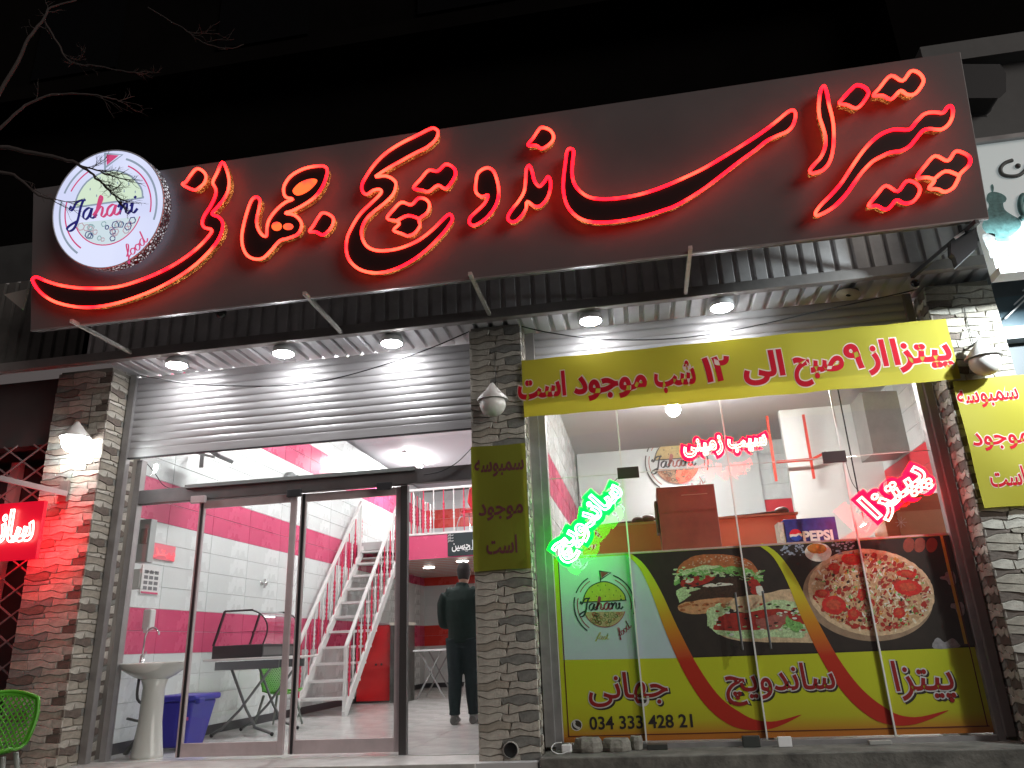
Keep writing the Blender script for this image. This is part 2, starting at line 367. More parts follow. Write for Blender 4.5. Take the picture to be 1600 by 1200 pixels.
LET = [
 ((30, 230), 4.444, [(1412,105),(1445,170),(1458,240),(1448,310),(1415,370),(1365,430),(1340,465),(1385,485),(1412,520),(1412,570),(1385,640),(1320,725),(1220,820),(1090,910),(950,985),(800,1045),(650,1090),(500,1112),(370,1105),(240,1070),(150,1010),(105,950),(95,915),(125,903),(190,930),(290,960),(420,978),(560,980),(680,970),(800,938),(940,885),(1070,820),(1190,740),(1280,660),(1340,580),(1290,560),(1272,530),(1285,480),(1330,410),(1362,340),(1365,290),(1345,245),(1375,180)]),
 ((30, 230), 4.444, [(1235,150),(1280,170),(1298,205),(1285,250),(1240,290),(1215,297),(1180,285),(1135,258),(1160,240),(1195,190)]),
 ((350, 180), 4, [(205,512),(225,535),(218,590),(205,650),(210,700),(235,745),(265,755),(270,700),(285,650),(330,590),(385,545),(430,525),(392,515),(375,490),(378,440),(420,380),(500,335),(590,318),(635,325),(645,360),(620,440),(570,510),(500,560),(430,597),(385,612),(440,625),(478,660),(485,700),(460,745),(400,770),(350,785),(300,840),(250,890),(200,900),(150,880),(120,830),(112,760),(125,680),(150,590),(175,530)]),
 ((350, 180), 4, [(615,612),(655,620),(685,650),(672,700),(635,740),(610,748),(575,730),(535,728),(560,690),(590,640)]),
 ((350, 180), 4, [(1320,85),(1338,105),(1325,150),(1270,200),(1190,240),(1100,290),(1020,335),(970,368),(950,385),(1010,380),(1055,400),(1075,430),(1060,490),(1010,545),(940,600),(890,650),(862,710),(865,770),(895,820),(950,845),(1030,845),(1120,825),(1220,780),(1310,710),(1370,650),(1410,620),(1428,650),(1400,700),(1350,760),(1280,830),(1190,900),(1100,950),(1010,980),(930,985),(850,965),(790,915),(765,850),(770,770),(800,700),(850,620),(920,550),(980,490),(975,465),(935,470),(895,495),(868,480),(862,440),(885,390),(940,310),(1010,240),(1100,180),(1200,130),(1290,85)]),
 ((350, 180), 4, [(1185,455),(1230,400),(1280,345),(1335,350),(1385,308),(1430,325),(1448,360),(1435,400),(1395,455),(1370,455),(1335,440),(1280,478),(1240,470)]),
 ((350, 180), 4, [(1020,645),(1060,590),(1110,545),(1170,560),(1215,520),(1260,525),(1285,560),(1270,610),(1220,650),(1225,690),(1195,735),(1150,755),(1110,740),(1060,720),(1095,680),(1078,662)]),
 ((700, 140), 4, [(240,490),(280,505),(305,560),(318,640),(305,710),(270,770),(220,820),(165,850),(135,835),(140,800),(180,760),(230,710),(250,660),(210,670),(175,640),(175,580),(190,520)]),
 ((700, 140), 4, [(508,475),(525,510),(540,570),(570,605),(600,580),(625,545),(640,570),(640,620),(620,680),(580,725),(540,730),(495,700),(488,745),(460,790),(420,825),(385,822),(375,795),(400,750),(440,700),(475,640),(485,570),(490,500)]),
 ((700, 140), 4, [(585,238),(635,252),(660,290),(650,325),(610,360),(580,368),(550,350),(500,348),(535,300),(560,262)]),
 ((700, 140), 4, [(765,370),(785,385),(780,440),(775,520),(790,590),(830,640),(890,675),(980,685),(1100,675),(1220,650),(1340,610),(1480,550),(1600,492),(1710,428),(1836,350),(1955,273),(2060,193),(2123,141),(2158,130),(2172,158),(2158,218),(2123,260),(2060,288),(1990,323),(1920,379),(1815,456),(1710,537),(1605,617),(1500,684),(1416,730),(1360,750),(1250,785),(1120,815),(990,830),(880,825),(800,790),(745,725),(722,640),(722,560),(735,450),(745,385)]),
 ((1240, 90), 4.617, [(218,205),(238,250),(255,340),(280,440),(290,540),(285,650),(265,740),(225,800),(180,825),(130,835),(118,812),(150,770),(195,720),(225,650),(230,580),(210,500),(185,420),(183,320),(195,240)]),
 ((1240, 90), 4.617, [(455,200),(510,215),(538,250),(525,290),(480,350),(440,365),(385,342),(330,330),(360,290),(410,235)]),
 ((1240, 90), 4.617, [(575,275),(620,220),(700,132),(785,168),(845,100),(900,110),(935,155),(925,200),(875,262),(820,268),(770,240),(720,290),(690,300),(640,275)]),
 ((1240, 90), 4.617, [(1130,350),(1148,380),(1140,440),(1110,490),(1060,520),(980,515),(930,530),(880,590),(830,645),(770,675),(700,685),(640,710),(570,750),(500,820),(440,900),(380,985),(310,1060),(240,1110),(170,1140),(160,1115),(200,1060),(270,990),(340,910),(400,820),(460,730),(530,640),(620,560),(720,520),(830,520),(880,470),(940,410),(1010,395),(1075,400),(1105,365)]),
 ((1240, 90), 4.617, [(890,865),(950,780),(1020,710),(1110,745),(1165,680),(1215,685),(1268,720),(1265,775),(1200,840),(1185,880),(1150,940),(1090,970),(1040,950),(975,945),(1010,900),(1010,880),(960,865)]),
 ((1240, 90), 4.617, [(540,1070),(600,990),(665,925),(750,965),(810,895),(870,900),(910,945),(895,1000),(850,1045),(790,1050),(740,1030),(690,1085),(650,1095),(600,1070)]),
]
D0, D1 = .025, .105
pF = SB+SN*D1
def let_pt(o, s, q, d=D1): return UP(o[0]+q[0]/s, o[1]+q[1]/s, SB+SN*d, SN)
for o, s, pts in LET:
    W = [let_pt(o, s, q) for q in pts]; C = smooth(W, 4)
    L = MB().poly([p-SN*.004 for p in C]).build('letter', FACE, sign)
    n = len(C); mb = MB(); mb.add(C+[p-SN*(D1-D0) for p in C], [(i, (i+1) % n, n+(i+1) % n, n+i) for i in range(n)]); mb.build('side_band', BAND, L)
    MB().tube([p+SN*.002 for p in C], .0125, 8, closed=True).build('light_tube', NR, L)
    if s == 4 and pts[0] == (205, 512):
        for hp in ([(430,470),(470,425),(530,400),(575,400),(580,420),(540,465),(490,495),(450,500)], [(330+32*math.cos(a), 695+28*math.sin(a)) for a in [i*.785 for i in range(8)]], [(402+32*math.cos(a), 697+21*math.sin(a)) for a in [i*.785 for i in range(8)]]):
            MB().poly([let_pt(o, s, q)+SN*.002 for q in [(p.x, p.y) for p in smooth([(a, b, 0) for a, b in hp], 3)]]).build('glowing_counter', HOT, L)
    for cut in {(1020,645): [(1078,662),(1150,628),(1222,648)], (890,865): [(1010,880),(1095,820),(1185,850)]}.get(pts[0], []) and [{(1020,645): [(1078,662),(1150,628),(1222,648)], (890,865): [(1010,880),(1095,820),(1190,850)]}[pts[0]]]:
        MB().tube(smooth([let_pt(o, s, q)+SN*.002 for q in cut], 4, False), .0125, 8).build('light_tube', NR, L)
# struts from canopy beam to the sign
for a in ((533, 519), (765, 491), (1071, 458), (-300, 560)):
    p = U(a[0], a[1], -.175)
    if a[0] < 0: p = Vector((-4.75, -.175, 3.71))
    t = MB().bar(p, (p.x, -.99, 3.70), .03, .03).build('sign_strut', mat('pale_steel', (.5, .48, .45), .5, .4, var=.3, vs=12), origin=tuple(p))
    tag(t, {533: 'steel strut under the sign left of the middle, above the third ceiling light', 765: 'steel strut under the sign above the middle pillar', 1071: 'steel strut under the sign above the window', -300: 'steel strut under the left end of the sign'}[a[0]], 'strut', 'struts holding the sign board')
# ================================================================ round light box
LBP = sb(0, 0, .16)
lb = thing('round_light_box', 'round lit logo box with burger and pizza drawing at the left of the sign', 'light box', tuple(UP(168, 327, LBP, SN)))
def lp(zx, zy, d=.16): return UP(30+zx/4.444, 230+zy/4.444, sb(0, 0, d), SN)
cen = (lp(240, 430)+lp(1000, 430)+lp(615, 28)+lp(615, 830))/4; RR = ((lp(1000, 430)-lp(240, 430)).length+(lp(615, 28)-lp(615, 830)).length)/4
XR = Vector((1, 0, 0))
def circ(r, d, n=72): return [cen+(XR*math.cos(2*math.pi*i/n)+SUP*math.sin(2*math.pi*i/n))*r+SN*(d-.16) for i in range(n)]
MB().poly(circ(RR, .16)).build('lit_face', glow('light_box_face', (.66, .70, .95), (.74, .78, 1.0), 1.0, 1.5), lb)
mb = MB(); a = circ(RR+.003, .163); b = circ(RR+.003, .05); mb.add(a+b, [(i, (i+1) % 72, 72+(i+1) % 72, 72+i) for i in range(72)]); mb.build('pierced_rim', filigree('pierced_white_band', (.9, .93, 1.), (.06, .06, .08), 1.0, 34), lb)
MB().tube(circ(RR+.003, .163), .006, 6, closed=True).build('rim_edge', mat('rim_paint', (.5, .5, .55), .4), lb)
# logo artwork shared by light box, window print and kitchen wall
def seg(mb, a0, a1, r, wd, f, n=20):
    pen(mb, [(r*math.cos(math.radians(a0+(a1-a0)*i/n)), r*math.sin(math.radians(a0+(a1-a0)*i/n))) for i in range(n+1)], wd, wd, f, n=1)
GLY = {'J': ([[(.1,.62),(.02,.5),(.1,.44),(.2,.55),(.3,.72),(.5,.8),(.72,.78),(.62,.78),(.5,.5),(.38,0),(.22,-.32),(.02,-.4),(-.08,-.28),(.1,-.14),(.4,-.02)]], .62),
 'a': ([[(.42,.38),(.28,.44),(.1,.32),(.05,.12),(.14,0),(.28,.08),(.42,.4)], [(.44,.42),(.38,.2),(.38,.04),(.5,.02),(.64,.14)]], .6),
 'h': ([[(-.02,.1),(.2,.4),(.36,.72),(.34,.86),(.26,.8),(.16,.4),(.06,0)], [(.1,.18),(.26,.4),(.38,.4),(.38,.24),(.34,.06),(.44,0),(.6,.14)]], .58),
 'n': ([[(-.02,.3),(.08,.42),(.12,.3),(.04,0)], [(.08,.16),(.24,.38),(.36,.4),(.36,.24),(.32,.06),(.42,0),(.58,.14)]], .56),
 'i': ([[(0,.26),(.1,.4),(.06,.2),(.06,.04),(.16,0),(.3,.14)], [(.16,.58),(.22,.64),(.18,.66)]], .3),
 'f': ([[(0,.1),(.24,.4),(.38,.74),(.32,.86),(.24,.76),(.14,.2),(.04,-.34),(-.04,-.36),(0,-.2),(.16,.02),(.34,.12)]], .34),
 'o': ([[(.2,.4),(.06,.28),(.06,.06),(.2,0),(.34,.14),(.34,.34),(.2,.4),(.3,.34),(.48,.34)]], .44),
 'd': ([[(.42,.38),(.28,.44),(.1,.32),(.05,.12),(.14,0),(.28,.08),(.46,.5),(.56,.88)], [(.54,.8),(.4,.3),(.38,.04),(.5,.02),(.64,.14)]], .6),
 's': ([[(0,.1),(.2,.42),(.3,.26),(.24,.02),(.06,.02)], [(.24,.04),(.44,.16)]], .4), 't': ([[(0,.12),(.2,.5),(.28,.76),(.16,.3),(.14,.04),(.26,.02),(.4,.14)], [(.06,.48),(.36,.5)]], .36)}
def script(mb, wd, u, v, em, f, ang=0, w=(.035, .12), arc=None):
    x = 0
    for ch in wd:
        st, adv = GLY[ch]
        for s_ in st:
            def g(a, b, x=x):
                if arc: r = arc[1]+b*em; t = math.radians(arc[0])+(x+a)*em/arc[1]; return f(r*math.cos(t)*1., r*math.sin(t)) if arc[1] > 0 else None
                return f(u+(x+a)*em*math.cos(ang)-b*em*math.sin(ang), v+(x+a)*em*math.sin(ang)+b*em*math.cos(ang))
            pen(mb, s_, w[0], w[1], g)
        x += adv*.92
def scr_arc(mb, wd, a0, r, em, f, w):   # letters standing outside-in along the lower rim
    t = a0
    for ch in wd:
        st, adv = GLY[ch]; ca, sa = math.cos(math.radians(t)), math.sin(math.radians(t))
        for s_ in st: pen(mb, s_, w[0], w[1], lambda a, b: f(r*ca-sa*a*em-ca*b*em, r*sa+ca*a*em-sa*b*em))
        t += math.degrees(adv*.95*em/r)
def logo(par, f, n, mt, fast=False, rim=False, name='print'):
    """f(u,v,layer) maps the unit disc onto its plane; mt = dict of materials"""
    F = lambda k: (lambda a, b: f(a, b, k))
    mb = MB()
    for a0, a1 in ((118, 155), (163, 232), (-20, 68)): seg(mb, a0, a1, .88, .035, F(1))
    mb.poly([f(a, b, 1) for a, b in ((-.07, .98), (-.035, .98), (-.035, .66), (-.07, .66))]); pen(mb, [(-.07, .97), (.27, .9), (-.05, .72)], .035, .035, F(2), n=1)
    bun = [(-.6, .1), (-.55, .3), (-.38, .52), (-.1, .64), (.15, .64), (.42, .5), (.6, .28), (.63, .13), (.6, .1), (0, .1)]
    P = [(p.x, p.y) for p in smooth([(a, b, 0) for a, b in bun], 3)]
    pen(mb, bun+bun[:1], .03, .03, F(2), n=3)
    for sx, sy in ((-.42, .22), (-.2, .25), (.05, .24), (.3, .26), (.5, .22), (-.32, .38), (-.08, .42), (.18, .42), (.38, .38), (-.14, .55), (.08, .55)): disc(mb, sx, sy, .02, F(2), 6, .6, 1.3)
    mb.build(name+'_outline', mt['line'], par)
    MB().poly([f(a, b, 1) for a, b in P]).build(name+'_bun', mt['bun'], par)
    mb = MB()
    for a0, a1 in ((118, 150), (163, 232), (-12, 62)): seg(mb, a0, a1, .78, .025, F(1))
    mb.poly([f(a, b, 1) for a, b in ((-.03, .95), (.2, .9), (-.02, .76))])
    seg(mb, 196, 340, .62, .02, F(2))
    mb.build(name+'_accent', mt['pink'], par)
    for w_, u_ in (('Ja', -.70), ('ni', .20)): mb = MB(); script(mb, w_, u_, -.13, .42, F(3)); mb.build(name+'_lettering', mt['navy'], par)
    mb = MB(); script(mb, 'ha', -.25, -.13, .42, F(3)); mb.build(name+'_lettering', mt['pink'], par); mb = MB(); scr_arc(mb, 'food', -68, .96, .26, F(3), (.03, .1)); mb.build(name+'_lettering', mt['pink'], par)
    if fast: mb = MB(); scr_arc(mb, 'fast', -108, .96, .22, F(3), (.03, .08)); mb.build(name+'_lettering', mt['bun'], par)
    half = [(.62*math.cos(math.radians(a)), .62*math.sin(math.radians(a))) for a in range(196, 345, 8)]
    MB().poly([f(a, b, 1) for a, b in half]).build(name+'_pizza', mt['base'], par)
    rnd = random.Random(n); mbs = [MB(), MB(), MB()]
    for i in range(46):
        t = rnd.uniform(200, 340); r = .56*rnd.random()**.4; u, v = r*math.cos(math.radians(t)), r*math.sin(math.radians(t))
        if v > -.24: continue
        k = rnd.choices((0, 1, 2), (4, 4, 2))[0]; q = rnd.uniform(.03, .065)
        pen(mbs[k], [(u+q*math.cos(a), v+q*math.sin(a)) for a in [j*1.05+rnd.uniform(-.2, .2) for j in range(7)]], .018, .018, F(2), n=1)
    for m_, k in zip(mbs, ('top1', 'top2', 'navy')):
        if m_.f: m_.build(name+'_topping', mt[k], par, kind='stuff')
def eprint(name, c, s): return glow(name, c, c, s)
lbm = dict(line=eprint('lit_print_grey', (.27, .33, .42), 1.), bun=eprint('lit_print_cream', (.66, .80, .62), 1.), pink=eprint('lit_print_pink', (.62, .07, .2), 1.), navy=eprint('lit_print_navy', (.02, .02, .16), 1.),
           base=eprint('lit_print_pale', (.62, .74, .8), 1.), top1=eprint('lit_print_teal', (.28, .42, .45), 1.), top2=eprint('lit_print_rose', (.5, .36, .42), 1.))
logo(lb, lambda u, v, k: cen+XR*u*RR+SUP*v*RR+SN*(.0015*k), 4, lbm)
# ================================================================ dining room behind the left doorway
TW = mat('wall_tile_white', (.66, .70, .70), .25, var=.04, vs=1.5); TP = mat('wall_tile_pink', (.56, .075, .165), .25, var=.05, vs=2); TR = mat('wall_tile_red', (.62, .045, .03), .25, var=.05, vs=2)
JOINT = mat('tile_joint', (.56, .59, .59), .8)
RH, TL = .2267, .9
def tile_mesh(w, h, m): 
    mb = MB(); b = .002; t = .006
    mb.add([(0, 0, 0), (w, 0, 0), (w, 0, h), (0, 0, h), (b, -t, b), (w-b, -t, b), (w-b, -t, h-b), (b, -t, h-b)], [(4, 5, 6, 7), (0, 1, 5, 4), (1, 2, 6, 5), (2, 3, 7, 6), (3, 0, 4, 7)])
    return mb.mesh('tile', m)
TM = {}
def tiled(name, p0, length, rows, rot, stripes, pink=TP, r0=0, tl=TL, h=RH):
    """wall panel from p0 running along rot, faced with separate tiles"""
    c, s = math.cos(rot), math.sin(rot); x, y, z = p0; L = length
    back = MB(); a = (x, y); b = (x+c*L, y+s*L); n = (-s*.08, c*.08)
    back.add([(a[0], a[1], z+r0*h), (b[0], b[1], z+r0*h), (b[0]+n[0], b[1]+n[1], z+r0*h), (a[0]+n[0], a[1]+n[1], z+r0*h), (a[0], a[1], z+rows*h), (b[0], b[1], z+rows*h), (b[0]+n[0], b[1]+n[1], z+rows*h), (a[0]+n[0], a[1]+n[1], z+rows*h)],
             [(0, 1, 5, 4), (1, 2, 6, 5), (2, 3, 7, 6), (3, 0, 4, 7), (4, 5, 6, 7), (0, 3, 2, 1)])
    wl = back.build(name, JOINT, kind='structure')
    for r in range(r0, rows):
        q = 0
        while q < L-.01:
            wd = min(tl, L-q); m = pink if r in stripes else TW; key = (round(wd, 3), h, m.name)
            if key not in TM: TM[key] = tile_mesh(wd-.003, h-.003, m)
            inst('tile', TM[key], wl, (x+c*q, y+s*q, z+r*h), (0, 0, rot)); q += tl
    return wl
ST = (4, 5, 10, 11, 16, 17)
# left side wall (facing +x): runs towards -y seen from inside
tiled('side_wall', (-5.15, .42, 0), 11.2, 20, math.pi/2, ST)
tiled('back_wall', (-5.15, 11.6, 0), 4.2, 20, 0, ST, TR)
struct(MB().box(-5.3, -.9, -.1, 11.7, -.16, -.008), 'shop_floor', mat('floor_joint', (.44, .44, .44), .6))
fl = bpy.data.objects['shop_floor']
fm = MB().box(0, .597, 0, .597, 0, .006).mesh('floor_tile', mat('floor_tile', (.68, .69, .67), .14, var=.12, vs=2.5))
for i in range(7):
    for j in range(19): inst('floor_tile', fm, fl, (-5.15+i*.6, .36+j*.6, -.006))
struct(MB().box(-5.3, -.9, .5, 11.7, 4.6, 4.66), 'ceiling', mat('ceiling_paint', (.6, .6, .64), .7))
struct(MB().box(-.97, -.93, .62, 11.7, 0, 4.6), 'partition_wall', mat('partition_paint', (.6, .6, .6), .5))
SK = mat('skirting', (.035, .035, .04), .35)
struct(MB().box(-5.15, -5.128, .45, 11.6, 0, .1), 'side_skirting', SK); struct(MB().box(-5.128, -1, 11.57, 11.592, 0, .1), 'back_skirting', SK)
# threshold and front glazing
struct(MB().box(-5.06, -1.38, -.12, .36, -.16, -.004), 'door_threshold', mat('threshold_stone', (.42, .41, .39), .5, var=.3, vs=5, bump=.2), .006)
ST_L = mat('tube_light', (1, 1, 1), em=(1, .98, .96), es=430)
def tube_lamp(x, y, z, label, dirx=0, L=1.2, s=ST_L):
    t = thing('fluorescent_lamp', label, 'lamp', (x, y, z), 'fluorescent lamps on the dining room ceiling')
    dx, dy = (L/2, 0) if dirx else (0, L/2)
    MB().bar((x-dx, y-dy, z), (x+dx, y+dy, z), .09, .04).build('housing', WHITE, t)
    for k in (-.03, .03):
        o = (0, k) if dirx else (k, 0)
        MB().tube([(x-dx*.96+o[0], y-dy*.96+o[1], z-.035), (x+dx*.96+o[0], y+dy*.96+o[1], z-.035)], .015, 8).build('light_tube', s, t)
tube_lamp(-4.45, 8.3, 4.57, 'lit fluorescent lamp on the dining room ceiling above the stairs')
tube_lamp(-3.0, 5.2, 4.57, 'unseen fluorescent lamp added on the ceiling in front of the gallery')  # this lamp and the next are unseen, added to light the room
tube_lamp(-3.6, 2.2, 4.57, 'unseen fluorescent lamp added on the ceiling behind the roller shutter')
# sliding door
DF = mat('door_frame', (.5, .43, .44), .35, .25, var=.15, vs=5)
df = thing('sliding_door', 'glass sliding door with two aluminium leaves and an open right side', 'door', (-3.2, .4, 0))
HB = mat('header_box', (.17, .16, .165), .45, .3, var=.2, vs=4)
MB().box(-4.92, -1.4, .38, .46, 2.31, 2.45).build('header_box', HB, df, bevel=.006)
MB().box(-4.35, -2.0, .335, .378, 2.425, 2.46).build('header_cover', mat('header_cover', (.16, .175, .17), .5), df)
MB().box(-4.93, -4.87, .37, .45, 0, 2.76).build('jamb', ALU, df)
MB().box(-1.44, -1.40, .37, .45, 0, 2.76).build('jamb', ALU, df)
def leaf(x0, x1, y, post=None):
    l = MB().box(x0, x0+.055, y, y+.035, .02, 2.3).box(x1-.055, x1, y, y+.035, .02, 2.3).box(x0+.056, x1-.056, y, y+.035, .02, .13).box(x0+.056, x1-.056, y, y+.035, 2.225, 2.3).build('door_leaf', DF, df, bevel=.003)
    MB().box(x0+.056, x1-.056, y+.014, y+.02, .131, 2.224).build('pane', GLASS, l)
    MB().box(x0+.02, x0+.045, y-.004, y-.0005, .02, 2.3).build('gasket', BLACK, l)
leaf(-4.21, -3.2, .40); leaf(-3.17, -2.16, .44)
MB().box(-2.155, -2.09, .4, .46, 0, 2.3).build('post', mat('dark_post', (.07, .065, .065), .4, .4), df)
MB().box(-4.86, -4.2, .41, .416, .02, 2.3).build('pane', GLASS, df)
for a, b in ((-4.86, -3.98), (-3.975, -3.2), (-3.195, -2.62), (-2.615, -2.1), (-2.095, -1.44)): MB().box(a, b, .42, .426, 2.455, 2.76).build('pane', GLASS, df)
for x in (-3.2, -2.3): MB().box(x-.07, x+.07, .33, .37, 2.26, 2.33).build('roller_cover', BLACK, df, bevel=.004)
MB().box(-4.27, -4.12, .33, .37, 2.27, 2.34).build('roller_cover', DF, df, bevel=.004)
# ---------------------------------------------------------------- stairs
SW = mat('stair_white', (.70, .70, .69), .4, var=.1, vs=5); SR = mat('spindle_red', (.55, .02, .07), .35)
XA, XB = -4.99, -4.24
st = thing('metal_staircase', 'white steel staircase with white and red spindles going up to the gallery', 'staircase', (-4.6, 4.4, 0))
Y0, Y1, Z1 = 4.43, 7.0, 2.62
def sty(z): return Y0+(Y1-Y0)*z/Z1
for x in (XA, XB): MB().bar((x, Y0, .02), (x, Y1, Z1), .04, .13, (0, -1, 1)).build('stringer', SW, st)
me = MB().box(XA-(XA+XB)/2+.02, XB-(XA+XB)/2-.02, -.02, .24, -.035, 0).mesh('tread', SW)
for k in range(1, 12): z = k*Z1/11.2; inst('tread', me, st, ((XA+XB)/2, sty(z)-.04, z))
def spindle(mb, x, y, z0, z1):
    L = z1-z0; pr = []
    n = 26
    for i in range(n+1):
        t = i/n; r = .010
        if .3 < t < .7: r = .010+.012*abs(math.sin((t-.3)*math.pi*10/ .8))
        pr.append((r, t*L))
    mb.lathe((x, y, z0), pr, 8); return mb
spm = {}
def add_sp(par, x, y, z0, L, m, nm='spindle'):
    key = (round(L, 2), m.name)
    if key not in spm: spm[key] = spindle(MB(), 0, 0, 0, round(L, 2)).mesh(nm, m)
    inst(nm, spm[key], par, (x, y, z0))
for x in (XA, XB):
    MB().bar((x, Y0, .92), (x, Y1-.15, Z1+.85), .05, .035).build('handrail', SW, st)
    MB().box(x-.022, x+.022, Y0-.03, Y0+.015, 0, .93).build('newel', SW, st)
    MB().box(x-.02, x+.02, Y1-.17, Y1-.13, Z1-.1, Z1+.86).build('newel', SW, st)
    for k in range(1, 18):
        z = k*.148; add_sp(st, x, sty(z), z+.03, .86, SR if k % 2 else SW)
# ---------------------------------------------------------------- gallery
ga = thing('gallery', 'red fronted gallery floor with white railing above the dining room', 'balcony', (-3, 7, 2.37))
MB().box(XB+.13, -1, 6.9, 6.93, 2.36, 2.78).build('front_panel', TP, ga)
MB().box(XB+.13, -1, 6.935, 11.55, 2.6, 2.74).build('floor_slab', mat('slab', (.5, .5, .5), .6), ga)
MB().box(-5.1, XB+.12, 7.02, 11.55, 2.6, 2.74).build('floor_slab', mat('slab', (.5, .5, .5), .6), ga)
cm = MB().box(0, 4.1, 0, .2, 0, .02).mesh('ceiling_strip', mat('strip_white', (.62, .6, .58), .35)); cm2 = MB().box(0, 4.1, 0, .1, 0, .02).mesh('ceiling_strip', mat('strip_red', (.6, .1, .05), .35))
for k in range(14): inst('ceiling_strip', cm, ga, (-5.12, 6.98+k*.32, 2.44)); inst('ceiling_strip', cm2, ga, (-5.12, 7.19+k*.32, 2.44))
MB().box(XB+.1, -1, 6.88, 6.93, 2.785, 2.82).build('bottom_rail', SW, ga); MB().box(XB+.1, -1, 6.885, 6.925, 3.6, 3.64).build('top_rail', SW, ga)
for k in range(16): add_sp(ga, -4.0+k*.19, 6.905, 2.82, .78, SR if k % 2 else SW)
for k in range(8): add_sp(ga, -4.1, 7.1+k*.19, 2.78, .84, SW if k % 2 else SR)
MB().box(-4.15, -4.09, 6.87, 6.92, 2.37, 3.72).build('post', SW, ga)
DL = mat('under_gallery_light', (1, 1, 1), em=(1, .93, .85), es=30)
for i, (x, y) in enumerate(((-3.4, 8.2), (-3.0, 9.9), (-4.3, 9.0))):
    t = thing('recessed_light', ('round lit ceiling light under the gallery left of the standing man\'s head', 'round ceiling light under the gallery, behind the man\'s head', 'round ceiling light under the gallery over the back corner')[i], 'lamp', (x, y, 2.44), 'round lights under the gallery')
    MB().lathe((x, y, 2.425), [(.13, 0), (.13, .02)], 24).build('rim', WHITE, t); MB().lathe((x, y, 2.418), [(.11, 0), (.115, .006)], 24).build('lamp_disc', DL, t)
# black religious banner on the gallery front
bn = thing('black_banner', 'black cloth banner with white calligraphy on the red gallery front', 'banner', (-3.1, 6.88, 2.58))
MB().box(-3.36, -2.3, 6.882, 6.896, 2.38, 2.8).build('cloth', mat('banner_cloth', (.012, .022, .024), .8), bn)
BW = mat('banner_white', (.7, .72, .72), .7)
mb = MB()
write(mb, 'یا مولا کربلا حسین', (0, 6.878, 2.5), (1, 0, 0), (0, 0, 1), -3.28, -2.35, .2, bold=.012)
write(mb, 'السلام علیک', (0, 6.878, 2.47), (1, 0, 0), (0, 0, 1), -3.2, -2.4, .12)
mb.build('lettering', BW, bn)
mb = MB()
for k in range(3): write(mb, 'سلام', (0, 6.878, 2.74-k*.05), (1, 0, 0), (0, 0, 1), -3.35, -3.25, .05)
mb.build('lettering', BW, bn)
# red chairs
CH = mat('chrome', (.7, .7, .7), .15, .9)
RS = mat('red_upholstery', (.5, .02, .03), .45)
def red_chair(label, loc, rz):
    t = thing('red_dining_chair', label, 'chair', loc, 'red high backed dining chairs'); x, y, z = loc; t.rotation_euler = (0, 0, 0)
    R = Matrix.Rotation(rz, 3, 'Z'); f = lambda a, b, c: R @ Vector((a, b, c))+Vector(loc)
    prof = [(0, .20, .45), (0, .19, .62), (0, .23, .85), (0, .30, 1.08)]
    for w0, n_, k in ((.15, 'backrest', 0),):
        mb = MB(); vs = []
        W = [.12, .21, .19, .1]
        for (a, b, c), ww in zip(prof, W):
            for sx in (-1, 1):
                for dy in (0, .035): vs.append(f(sx*ww, b+dy, c))
        mb.add(vs, [q for i in range(3) for q in ((i*4, i*4+2, i*4+6, i*4+4), (i*4+1, i*4+5, i*4+7, i*4+3), (i*4, i*4+4, i*4+5, i*4+1), (i*4+2, i*4+3, i*4+7, i*4+6))]+[(12, 14, 15, 13), (0, 1, 3, 2)])
        mb.build('backrest', RS, t, bevel=.012)
    mb = MB(); mb.prism([f(a, b, .43) for a, b in [(.21*math.cos(i*.393), .21*math.sin(i*.393)) for i in range(16)]], (0, 0, .06)); mb.build('seat', RS, t, bevel=.015)
    for sx in (-1, 1):
        MB().tube(smooth([f(sx*.12, -.1, .43), f(sx*.17, -.19, .38), f(sx*.2, -.24, .2), f(sx*.22, -.27, 0)], 4, False), .012, 8).build('leg', CH, t)
        MB().tube(smooth([f(sx*.12, .1, .43), f(sx*.16, .17, .36), f(sx*.19, .24, .2), f(sx*.21, .3, 0)], 4, False), .012, 8).build('leg', CH, t)
red_chair('red high backed chair on the ground floor behind the man', (-2.95, 7.6, 0), -2.2)
red_chair('red high backed chair upstairs behind the white railing', (-3.0, 7.35, 2.74), -2.4)
red_chair('red chair upstairs nearest the stone pillar', (-2.5, 7.6, 2.74), 2.6)
# red counter with steel side
ct = thing('red_counter', 'red lacquered counter under the stairs beside the glass doorway', 'counter', (-4.7, 7, 0))
RL = mat('red_lacquer', (.55, .012, .015), .22, coat=.4)
MB().box(-5.03, -4.42, 6.95, 7.6, .03, 1.27).build('body', RL, ct, bevel=.01)
MB().box(-5.05, -4.4, 6.93, 7.62, 1.272, 1.3).build('worktop', mat('steel', (.5, .5, .5), .3, .8), ct)
for x in (-4.68, -4.58): MB().sphere((x, 6.94, .62), .018).build('knob', BLACK, ct)
fr = thing('steel_cabinet', 'tall steel water cabinet standing right of the red counter', 'cabinet', (-4.2, 7.2, 0))
MB().box(-4.4, -4.12, 6.85, 7.4, 0, 1.25).build('body', mat('mottled_steel', (.16, .16, .15), .3, .8, var=.6, vs=6, stretch=(1, 1, .4)), fr, bevel=.01)
MB().box(-4.41, -4.11, 6.84, 7.41, 1.252, 1.3).build('cap', mat('cap_cream', (.6, .58, .5), .4), fr)
